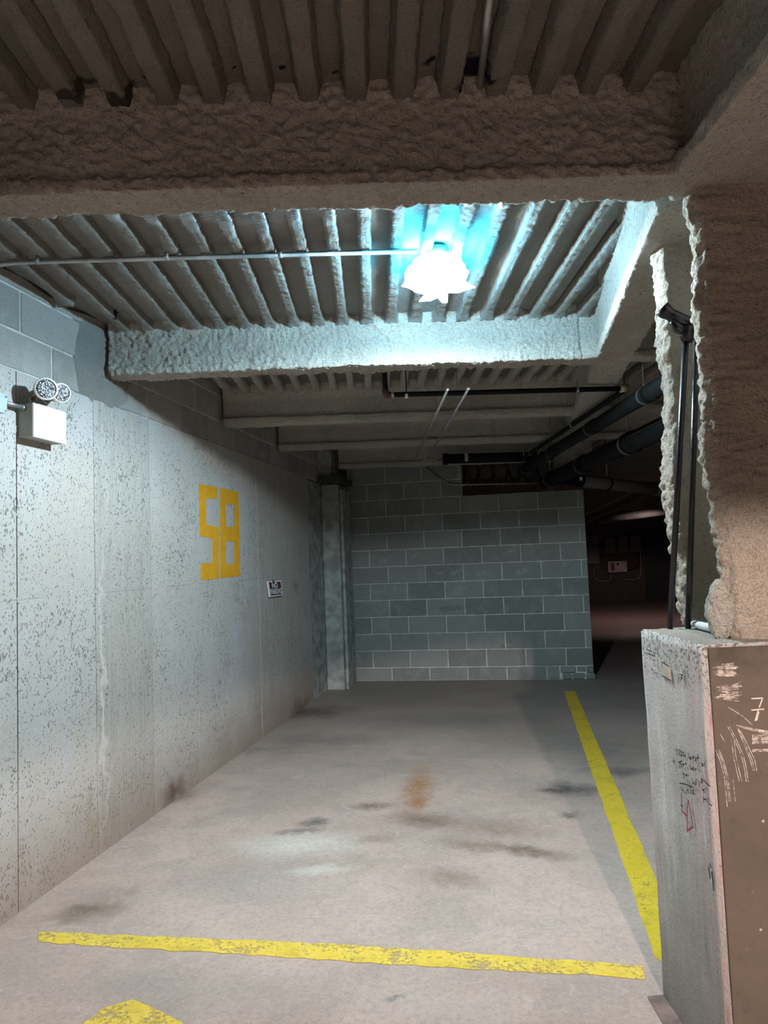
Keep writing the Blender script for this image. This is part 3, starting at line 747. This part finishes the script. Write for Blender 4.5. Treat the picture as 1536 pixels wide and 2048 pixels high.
strokes('chip_stone', [[(1423, 1738), (1424, 1741)]], SP, SN, .008, CHALK7, pr, .002); strokes('chip_stone', [[(1423, 1759), (1425, 1762)]], SP, SN, .008, CHALK7, pr, .002)
po = [onP(1280+x/10.97, 1280+y/10.97, SP, SN) for x, y in ((490, 560), (545, 540), (650, 600), (690, 870), (640, 850), (500, 770))]
prism('tan_patch', po, -uD, .001, TAN, pr)
# rusty base plate let into the floor beside the pier
pl = prism('steel_plate', [onZ(1295, 1995), onZ(1334, 1991), onZ(1366, 2056), onZ(1340, 2075)], (0, 0, 1), .004, PLATE)
tag(pl, 'rusty flat steel plate in the floor at the foot of the pier', 'plate')

# ---- pilaster in the back left corner
pi_ = empty('concrete_pilaster', (-2.1, 8.2, 0), 'slim concrete pilaster in the corner beside the block wall', 'pilaster')
abox('pilaster_shaft', XW-.0115, -2.0, 8.03, 8.46, 0, 2.36, DIM, pi_, .012)
abox('recess_strip', XW-.02, XW-.012+.004, 7.47, 8.02, 0, 2.36, DIM, pi_)
abox('side_board', -1.998, -1.965, 8.10, 8.5, 0, 2.3, DIM, pi_, .004)
abox('bearing_plate', XW-.01, -1.93, 7.86, 8.5, 2.365, 2.44, DARKREC, pi_, .004)
abox('bearing_stub', XW-.01, -2.05, 7.95, 8.2, 2.44, 2.79, DIM, pi_)

# ================================================================== paint on wall and floor
def wallpoly(name, pts, mat, parent=None, X=XW+.0012, th=.0012):
    return prism(name, [onX(x, y, X) for x, y in pts], (1, 0, 0), th, mat, parent)
def q(*pts): return [(360+x/4.8, 930+y/4.8) for x, y in pts]
n5 = wallpoly('painted_numeral', q((180, 180), (360, 215), (355, 325), (248, 318), (252, 572), (370, 600), (372, 1090), (200, 1105), (198, 945), (312, 940), (312, 705), (190, 682)), ORANGE)
tag(n5, 'orange stencilled figure five on the wall, left of the eight', 'number')
n8 = empty('painted_numeral', onX(458, 1070, XW), 'orange stencilled figure eight on the wall, right beside the five', 'number')
for k, poly in enumerate([((385, 220), (440, 231), (440, 1080), (385, 1088)), ((520, 252), (560, 262), (578, 1062), (520, 1071)),
             ((440, 231), (520, 252), (520, 378), (440, 375)), ((440, 590), (520, 595), (520, 732), (440, 730)), ((440, 952), (520, 950), (520, 1071), (440, 1080))]):
    wallpoly('stroke', q(*poly), ORANGE, n8)
def floorpoly(name, pts, mat, z=.0012, th=.0012): return prism(name, [Vector((x, y, z)) for x, y in pts], (0, 0, 1), th, mat)
def jag(a, b, n, amp, sd):
    random.seed(sd); a, b = Vector(a), Vector(b); d = (b-a); s = Vector((-d.y, d.x)).normalized()
    return [tuple(a + d*(i/n) + s*random.uniform(-amp, amp)) for i in range(n+1)]
l1 = floorpoly('painted_line', jag((.415, 7.9), (.415, 2.80), 60, .004, 1) + jag((.45, 2.74), (.535, 2.85), 3, .004, 5) + jag((.535, 2.9), (.53, 7.9), 60, .004, 2), YELLOW2)
tag(l1, 'yellow floor line running back along the right side of the bay', 'floor line', 'yellow bay markings')
l2 = floorpoly('painted_line', jag((-2.0, 2.72), (-.7, 2.762), 24, .006, 3) + jag((-.65, 2.762), (.362, 2.737), 20, .005, 4) + jag((.355, 2.66), (-.65, 2.648), 20, .008, 6) + jag((-.7, 2.648), (-1.95, 2.645), 24, .008, 7), YELLOW)
tag(l2, 'worn yellow floor line across the front of the bay', 'floor line', 'yellow bay markings')
l3 = floorpoly('painted_arrow', [(-1.363, 2.339), (-1.25, 2.298), (-1.133, 2.242), (-1.0, 2.14), (-1.2, 2.02), (-1.52, 2.06), (-1.49, 2.17), (-1.447, 2.222), (-1.44, 2.28)], YELLOW)
tag(l3, 'tip of a yellow painted arrow on the floor at bottom left', 'floor marking')

# ================================================================== no parking sign
sg = empty('no_parking_sign', onX(551, 1177, XW), 'small tilted NO PARKING sign on the concrete wall', 'sign')
XS = XW+.022
C4 = [onX(*p, XS) for p in ((535.5, 1162.5), (562, 1160.8), (566, 1190.5), (540, 1194))]
tl, tr, br, bl_ = C4
def sg_pt(a, b): return (tl*(1-a)+tr*a)*(1-b) + (bl_*(1-a)+br*a)*b
def sg_q(name, a0, a1, b0, b1, mat, lift): return prism(name, [sg_pt(a0, b0)+Vector((lift, 0, 0)), sg_pt(a1, b0)+Vector((lift, 0, 0)), sg_pt(a1, b1)+Vector((lift, 0, 0)), sg_pt(a0, b1)+Vector((lift, 0, 0))], (1, 0, 0), .0012, mat, sg)
prism('sign_board', [p - Vector((.012, 0, 0)) for p in C4], (1, 0, 0), .012, SIGNW, sg)
sg_q('sign_field', .07, .93, .08, .92, SIGNB, .0006)
sg_q('sign_panel', .10, .24, .12, .46, SIGNR, .0022); sg_q('sign_panel', .64, .90, .12, .46, SIGNR, .0022)
xd, yd = (tr-tl), (tl-bl_)
hgt = yd.length; wid = xd.length
text('sign_lettering', 'NO', hgt*.48, sg_pt(.43, .30), xd, yd, SIGNW, sg, 1.35, .005, .003)
text('sign_lettering', 'PARKING', hgt*.50, sg_pt(.5, .70), xd, yd, SIGNW, sg, 1.02, .005, .002)
tube('mounting_post', [onX(551, 1163, XW+.001), onX(551, 1163, XS-.008)], .008, SIGNB, sg, 8)
for ln in ([(549, 1194), (549.5, 1210), (549.5, 1222)], [(556, 1193), (556.5, 1203), (557, 1213)]):
    strokes('rust_streak', [ln], (XW+.001, 0, 0), (1, 0, 0), .008, RUST, sg)
tube('clip', [onX(546.5, 1160, XS+.004), onX(547, 1166, XS+.004)], .008, SIGNB, sg, 6)

# ================================================================== emergency light and its wiring
XE = XW+.085
fl_ = onX(67, 808, XE); fr_ = onX(131, 822, XE); flb = onX(70, 874, XE); frb = onX(134, 887, XE)
eY0, eY1 = (fl_.y+flb.y)/2, (fr_.y+frb.y)/2
eZ0, eZ1 = (flb.z+frb.z)/2, (fl_.z+fr_.z)/2
em = empty('emergency_light', (XW, (eY0+eY1)/2, eZ0), 'white emergency light box with two round lamp heads on the wall', 'emergency light')
abox('housing', XW, XE-.004, eY0, eY1, eZ0, eZ1, HEADG, em, .003)
abox('cover', XE-.012, XE, eY0-.002, eY1+.002, eZ0-.002, eZ1+.002, WHITEB, em, .003)
for (px, py, rp, tgt) in ((92, 778, 19.5, (.72, -.66, -.10)), (122, 786, 17.5, (.88, -.42, -.16))):
    c_ = onX(px, py, XW+.135); rr = rp*(c_-EYE).length/F_PX
    d = Vector(tgt).normalized()
    hd = tube('lamp_head', [c_-d*.085, c_-d*.078, c_-d*.03, c_-d*.006, c_-d*.003], rr, HEADG, em, 28, [rr*.62, rr*.82, rr*.97, rr, rr*.97])
    def kid(o): o.parent = hd; return o
    ring = tube('rim', [c_-d*.012, c_+d*.004, c_+d*.007, c_+d*.0075], rr, LENSRIM, None, 32, [rr*1.0, rr*1.04, rr*.99, rr*.87], False); adopt(ring, em); ring.parent = hd; ring.matrix_parent_inverse = (Matrix.Translation(em.location) @ hd.matrix_parent_inverse).inverted()
    ln = tube('lens', [c_-d*.004, c_+d*.003, c_+d*.006], rr, LENS, None, 32, [rr*.88, rr*.88, rr*.5]); ln.parent = hd; ln.matrix_parent_inverse = (Matrix.Translation(em.location) @ hd.matrix_parent_inverse).inverted()
    foot = Vector((XW+.055, c_.y+(.012 if px < 100 else -.01), eZ1))
    tube('bracket', [foot, foot+Vector((0, 0, .02)), c_-d*.06], .014, HEADG, em, 10)
    tube('bracket_screw', [foot+Vector((.012, -.012, .022)), foot+Vector((.022, -.022, .022))], .009, DARKREC, em, 10)
jb = empty('junction_box', (XW, 2.72, 2.16), 'pale blue metal junction box on the wall beside the emergency light', 'junction box')
jY = onX(14, 800, XW+.05).y; jz0, jz1 = onX(14, 827, XW+.05).z, onX(14, 790, XW+.05).z
abox('box_body', XW, XW+.046, jY-.11, jY, jz0, jz1, BLUEBOX, jb, .004)
abox('box_lid', XW+.046, XW+.05, jY-.112, jY+.002, jz0-.002, jz1+.002, BLUEBOX, jb, .0015)
for zz in (jz0+.01, jz1-.01): tube('lid_screw', [(XW+.049, jY-.008, zz), (XW+.053, jY-.008, zz)], .005, STEEL, jb, 8)
zc = (jz0+jz1)/2+.012
ct = empty('conduit', (XW, jY, zc), 'short steel conduit between the blue box and the emergency light', 'conduit')
tube('pipe', [(XW+.03, jY-.001, zc), (XW+.03, eY0+.004, zc+.0)], .0095, STEEL, ct, 12)
tube('connector', [(XW+.03, eY0-.016, zc), (XW+.03, eY0+.001, zc)], .014, STEEL, ct, 10)
# conduit of the ceiling lamp
LP = Vector((-.281, 3.065, 2.69))
zk = 2.777
aa = onZ(25, 525, zk); bb = onZ(835, 502, zk)
cc = empty('conduit', (aa.x, aa.y, zk), 'long steel conduit under the ribbed deck leading to the glowing lamp', 'conduit')
tube('pipe', bend([Vector((XW+.012, 2.42, 2.42)), Vector((XW+.012, 2.48, 2.60)), onZ(-22, 538, zk)*.5 + Vector((XW+.02, 2.5, 2.72))*.5, aa, bb], .10, 8), .0105, STEEL, cc, 12)
for px, py in ((75, 521), (333, 513), (560, 509)):
    p = onZ(px, py, zk); tube('strap', [p-uD*.008, p+uD*.008], .0145, STEEL, cc, 12)
    tube('strap_leg', [p, p+zD*.02], .006, STEEL, cc, 6)
# near deck conduit
n0 = onZ(962, 165, 2.815); n1 = onZ(985, -60, 2.815)
c3_ = tube('conduit', [n0 + vD*.02, n1], .011, STEEL, None, 10)
tag(c3_, 'steel conduit in a deck channel at the top, ending at a dark hole', 'conduit')
# cable along wall and deck
cb = tube('black_cable', bend([onX(x, y, XW+.012) for x, y in ((8, 535), (45, 552), (92, 588), (118, 600), (140, 618), (175, 628), (206, 642))], .05, 4), .006, CABLE, None, 8)
tag(cb, 'loose black cable along the top of the wall under the deck', 'cable')

# ================================================================== the glowing ceiling lamp
lm = empty('ceiling_lamp', (LP.x, LP.y, ZR), 'glowing white lamp wrapped in torn plastic under the deck', 'lamp')
tube('lamp_box', [(LP.x, LP.y, ZR+.02), (LP.x, LP.y, ZR-.03), (LP.x, LP.y, ZR-.032)], .055, STEEL, lm, 16, [.055, .055, .04])
bm = bmesh.new(); bmesh.ops.create_icosphere(bm, subdivisions=3, radius=1)
for v in bm.verts:
    p = v.co.copy(); k = 1 + .22*lump(p, 1.9) + .10*lump(p, 5)
    z = p.z*.085 if p.z > 0 else p.z*.07
    v.co = LP + uD*(p.x*.138*k) + vD*(p.y*.10*k) + zD*(z*k)
me = bpy.data.meshes.new('lit_shade'); bm.to_mesh(me); bm.free(); me.materials.append(WRAP)
o = bpy.data.objects.new('lit_shade', me); col.objects.link(o); adopt(o, lm)
def L(px, py): return onW(px, py, LP.dot(vD)-.055)
for poly in ([(803, 571), (816, 574), (833, 583), (853, 589), (880, 560), (830, 545)], [(838, 602), (846, 592), (860, 585), (880, 570), (885, 596), (876, 594), (862, 600), (848, 601)], [(882, 570), (896, 590), (895, 604), (885, 604), (874, 592)], [(895, 584), (918, 584), (930, 580), (945, 575), (951, 573), (940, 569), (930, 560), (900, 565)]):
    prism('torn_flap', [L(x, y) for x, y in poly], vD, .012, GLOW, lm)
tube('added_light_shield', [LP+zD*.030, LP+zD*.036, LP+zD*.038], .10, WHITE, lm, 24, [.125, .12, .05])  # added disc that keeps the white light off the deck above
tube('added_glow_ring', [LP+zD*.040, LP+zD*.043, LP+zD*.062, LP+zD*.064], .09, GLOWC, lm, 24, [.09, .11, .11, .06])  # added emitter, casts a cyan glow on the deck around the lamp
adopt(lamp('led_side_light', 'POINT', tuple(LP - zD*.005), LED_POWER*.21, LED, shadow_soft_size=.035), lm)
adopt(lamp('led_down_light', 'SPOT', tuple(LP - zD*.005), LED_POWER, LED, tuple(LP - zD), spot_size=math.radians(180), spot_blend=.4, shadow_soft_size=.035), lm)

# ================================================================== pipework
WA = 4.56
pA = empty('sprinkler_pipe', onW(770, 787, WA), 'black sprinkler pipe with rusty elbow dropping behind the lit beam', 'pipe')
a0 = onW(771, 790, WA); a1 = onW(1243, 777, WA)
tube('riser', [a0 + zD*.02, a0 + zD*.30], .0165, BLACKP, pA, 12)
tube('elbow', [a0 + zD*.035, a0+zD*.01, a0+uD*.006-zD*.002, a0+uD*.035], .023, IRON, pA, 12)
tube('pipe', [a0 + uD*.03, a1], .0165, BLACKP, pA, 12)
tube('coupling', [a0+uD*.035, a0+uD*.055], .0195, BRASS, pA, 12)
p = onW(813, 791, WA); tube('band', [p-uD*.009, p+uD*.009], .019, WHITE, pA, 12); tube('hanger_rod', [p, p+zD*.27], .004, BLACKP, pA, 6)
p = onW(1155, 780, WA); tube('band', [p-uD*.009, p+uD*.009], .02, STEEL, pA, 12); tube('hanger_rod', [p, p+zD*.06], .005, STEEL, pA, 6)
tube('end_fitting', [a1-uD*.01, a1+uD*.04], .026, BRASS, pA, 12)
b0 = a1 + uD*.015 - zD*.012; bu = b0.dot(uD); bz = b0.z
pB = empty('sprinkler_pipe', b0, 'thin black pipe running away beneath the girder', 'pipe')
tube('pipe', [b0, G(bu-.012, 7.6, bz+.0)], .018, BLACKP, pB, 12)
for wv in (5.75, 7.3): tube('band', [G(bu-.006, wv-.012, bz), G(bu-.006, wv+.012, bz)], .023, STEEL, pB, 12); tube('hanger_rod', [G(bu-.006, wv, bz), G(bu-.006, wv, bz+.22)], .004, STEEL, pB, 6)
def drain(name, px, z, r, w0, w1, label, mat, text_=None):
    P = onZ(*px, z); u_ = P.dot(uD)
    e = empty('drain_pipe', G(u_, w0, z), label, 'pipe', 'dark drain pipes under the deck')
    tube('pipe', [G(u_, w0, z), G(u_, w1, z)], r, mat, e, 20)
    for wv in [k for k in (4.2, 5.3, 6.5, 7.7) if w0 < k < w1]:
        tube('pipe_collar', [G(u_, wv-.04, z), G(u_, wv+.04, z)], r*1.1, mat, e, 20)
        tube('clevis_band', [G(u_, wv+.10, z), G(u_, wv+.125, z)], r*1.10, DARKREC, e, 20)
        tube('hanger_rod', [G(u_, wv+.112, z+r), G(u_, wv+.112, ZD-.02)], .005, STEEL, e, 6)
    return e, u_
eC, uC = drain('c', (1220, 905), 2.27, .078, 3.3, 8.05, 'thick dark drain pipe hung right of the girder, lower of two', PVC)
eD, uD_ = drain('d', (1180, 858), 2.40, .05, 3.3, 8.0, 'slimmer black drain pipe above the thick one, beside the girder', BLACKP)
zz_ = []
for i in range(34):
    y_ = .007*(1 if i % 2 else -1)*(1 if (i//3) % 2 else .5)
    zz_.append(G(uC, 4.35+.028*i, 2.27) - uD*(.0795*math.cos(.35+y_/.079)) + zD*(.0795*math.sin(.35+y_/.079)))
tube('pipe_print', zz_, .0013, GREYPIPE, eC, 4)
p0 = onW(1105, 955, 8.1); p1 = onW(1150, 961, 8.12)
eE = empty('drain_pipe', p0, 'grey horizontal drain pipe passing the top end of the block wall', 'pipe')
pe0, pe1 = onW(1158, 961, 8.15), onW(1312, 978, 8.6)
tube('pipe', [pe0, pe1], .073, GREYPIPE, eE, 20)
tube('elbow', bend([G(uC, 7.9, 2.27), p0 - zD*.02, pe0], .2, 8), .06, BLACKP, eE, 16)
mid = pe0.lerp(pe1, .36); dd = (pe1-pe0).normalized()
tube('clevis_band', [mid-dd*.012, mid+dd*.012], .08, BLACKP, eE, 20); tube('hanger_rod', [mid, mid+zD*.55], .006, STEEL, eE, 6)
tube('clamp', [pe0-dd*.02, pe0+dd*.03], .077, PVC, eE, 20); tube('end_hub', [pe1-dd*.03, pe1+dd*.12], .085, GREYPIPE, eE, 20)
abox('sticker', pe0.x+.0, pe0.x+.03, pe0.y-.085, pe0.y-.08, pe0.z-.01, pe0.z+.03, WHITE, eE)
# pair of thin conduits across beams three and four
for i, px in enumerate(((868, 835), (902, 835))):
    P = onZ(*px, 2.482); uu = P.dot(uD)
    c_ = tube('conduit', [G(uu+.01, 4.3, 2.482), G(uu-.012, 7.35, 2.482)], .009, STEEL, None, 8)
    tag(c_, ('left' if i == 0 else 'right') + ' one of two thin conduits crossing under the far beams', 'conduit', 'paired conduits under the far beams')
    for wv in (4.75, 5.6):
        adopt(tube('hanger_rod', [G(uu, wv, 2.482), G(uu, wv, 2.83)], .003, STEEL, None, 6), c_)
# black header pipe with pale couplings on top of the block wall
hp = empty('header_pipe', onW(930, 915, 8.0), 'black header pipe with pale couplings above the block wall', 'pipe')
h0, h1 = onW(895, 918, 7.95), onW(1105, 912, 7.95)
tube('pipe', [h0, h1], .055, BLACKP, hp, 16); tube('end_cap', [h0-uD*.05, h0], .065, PVC, hp, 16)
for px in ((932, 915), (1076, 913)):
    p = onW(*px, 7.95); tube('coupling', [p-uD*.02, p+uD*.02], .064, BRASS, hp, 16); tube('hanger_rod', [p+uD*.05, p+uD*.05+zD*.3], .006, STEEL, hp, 6)
tube('side_tube', [onW(842, 920, 7.95), onW(884, 919, 7.95)], .01, STEEL, hp, 8)
wc = tube('conduit', bend([onY(852, 934, YB-.02), onY(898, 970, YB-.02), onY(1098, 966, YB-.02)], .1, 6), .009, STEEL, None, 8)
tag(wc, 'thin bent conduit along the top edge of the block wall', 'conduit')
# scalloped coat above the lowered part of the wall
random.seed(8)
sb = empty('sprayed_edge', onY(1000, 950, YB+.3), 'dark scalloped sprayed edge above the lowered block wall', 'beam')
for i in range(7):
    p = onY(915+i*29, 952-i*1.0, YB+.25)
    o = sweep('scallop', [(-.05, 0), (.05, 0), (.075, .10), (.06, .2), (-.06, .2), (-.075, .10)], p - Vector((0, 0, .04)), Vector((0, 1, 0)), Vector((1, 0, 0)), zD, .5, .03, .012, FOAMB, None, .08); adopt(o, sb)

# far pipes in the dark room
fp = tube('sprinkler_pipe', [(1.02, 11.8, 2.28), (2.75, 19.5, 2.62)], .02, STEEL, None, 10)
a_, b_ = onY(1172, 1028, 13.5), onY(1308, 962, 10.2)
for v, pnt in ((0, a_), (1, b_)): pass
me = fp.data; bpy.data.objects.remove(fp)
fp = tube('sprinkler_pipe', [a_, b_], .018, STEEL, None, 10); tag(fp, 'bright thin pipe slanting through the dark room behind the block wall', 'pipe')
for k, (pa, pb, r) in enumerate((((1168, 1044), (1300, 985), .05), ((1200, 1040), (1345, 1020), .09))):
    o = tube('duct_pipe', [onY(*pa, 15+k*2), onY(*pb, 12+k*4)], r, GREYPIPE, None, 14)
    tag(o, ('dim pipe below the bright thin pipe in the dark room', 'wide dim duct crossing above the far electrical boxes')[k], 'pipe')
    mp = onY(*pa, 15+k*2).lerp(onY(*pb, 12+k*4), .5)
    adopt(tube('hanger_rod', [mp, Vector((mp.x, mp.y, ZD))], .008, STEEL, None, 6), o)
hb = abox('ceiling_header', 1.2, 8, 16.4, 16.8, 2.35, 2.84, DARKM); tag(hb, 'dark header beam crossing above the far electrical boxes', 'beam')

# ================================================================== electrical gear on the far wall
YF = 21.725
ep = empty('electrical_panel', (2.1, YF, 1.1), 'grey electrical panel partly hidden by the end of the block wall', 'panel')
abox('panel_body', 1.80, 2.345, YF-.10, YF, 1.11, 1.93, GREYBOX, ep, .006); abox('panel_door', 1.84, 2.30, YF-.115, YF-.10, 1.20, 1.86, GREYBOX, ep, .005)
tube('panel_latch', [(2.09, YF-.115, 1.58), (2.09, YF-.135, 1.58)], .025, STEEL, ep, 10)
for i, x0 in enumerate((2.513, 2.862, 3.21)):
    e = empty('meter_box', (x0, YF, 1.383), ('left', 'middle', 'right')[i] + ' one of three grey boxes in a row on the far wall', 'electrical box', 'three grey electrical boxes on the far wall')
    abox('box_body', x0, x0+.292, YF-.16, YF, 1.383, 1.873, GREYBOX, e, .03); abox('box_cover', x0+.012, x0+.28, YF-.17, YF-.16, 1.40, 1.855, GREYBOX, e, .004)
ab = empty('alarm_box', (2.83, YF, .837), 'white control box with red label below the three grey boxes', 'control box')
abox('box_body', 2.57, 3.094, YF-.10, YF, .837, 1.159, GREYBOX2, ab, .006)
abox('label_plate', 2.645, 2.745, YF-.106, YF-.10, .885, 1.115, REDP, ab); tube('dial', [(2.84, YF-.10, 1.07), (2.84, YF-.13, 1.07)], .035, DARKREC, ab, 12); tube('keylock', [(2.83, YF-.10, .965), (2.83, YF-.125, .965)], .022, LENSRIM, ab, 12)
for pts, lab in (([(2.17, YF-.03, 1.12), (2.17, YF-.03, .62), (2.62, YF-.03, .58), (2.64, YF-.03, .83)], 'thin curved conduit below the far grey panel'),
                 ([(3.47, YF-.03, 2.6), (3.49, YF-.03, 1.0), (3.45, YF-.03, .62), (2.66, YF-.03, .60)], 'tall thin conduit right of the three far boxes'),
                 ([(3.44, YF-.05, 1.39), (3.40, YF-.05, .95), (3.10, YF-.05, .88)], 'black cable looping from the far boxes to the white box')):
    o = tube('wall_conduit', bend(pts, .15, 6), .016, STEEL if 'cable' not in lab else CABLE, None, 8); tag(o, lab, 'conduit')
o = abox('backing_board', 2.36, 3.56, YF-.004, YF+.004, .92, 1.40, TAN); tag(o, 'brown backing board behind the far electrical boxes', 'board'); o.data.materials[0] = IRON

# ================================================================== things leaning on and lying on the pier
ps = empty('pole_stand', onZ(1358, 1257, ZP), 'black two-legged pole stand with cradle leaning on the column', 'pole')
YT = 2.40
lb = onZ(1340, 1257, ZP); rb = onZ(1376, 1257, ZP)
lt = onY(1372, 672, YT); rt = onY(1394, 672, YT+.03)
tube('pole', [lb, lt], .0098, BLACKM, ps, 12); tube('pole', [rb, rt], .0098, BLACKM, ps, 12)
k0 = onY(1377, 668, YT); kU = onY(1378, 655, YT)
tube('hub', [onY(1374, 684, YT), onY(1375, 672, YT), onY(1378, 660, YT), onY(1380, 652, YT)], .03, BLACKM, ps, 14, [.016, .026, .03, .02])
tube('cradle_arm', [onY(1372, 664, YT), onY(1356, 657, YT-.01), onY(1345, 644, YT-.015), onY(1344, 642, YT-.015)], .012, BLACKM, ps, 10, [.016, .016, .011, .006])
tube('cradle_arm', [onY(1378, 664, YT), onY(1384, 650, YT-.01), onY(1391, 632, YT-.01), onY(1392, 629, YT-.01)], .012, BLACKM, ps, 10, [.016, .015, .010, .005])
tube('cross_tube', [onY(1324, 617, YT+.0), onY(1332, 624, YT), onY(1340, 629, YT), onY(1345, 632, YT), onY(1366, 643, YT), onY(1396, 655, YT+.03)], .02, BLACKM, ps, 16, [.026, .024, .019, .021, .022, .024])
wt = empty('white_tube', onZ(1418, 1256, ZP), 'short white plastic tube lying on top of the pier', 'tube')
w0, w1 = onZ(1386, 1247, ZP+.017), onZ(1447, 1262, ZP+.017)
tube('barrel', [w0, w0.lerp(w1, .04), w0.lerp(w1, .45), w1], .0125, WHITE, wt, 14, [.006, .0115, .013, .0118])
tube('bore', [w1, w1 + (w1-w0).normalized()*.0012], .0065, GREYPIPE, wt, 12)
bpy.context.view_layer.update()
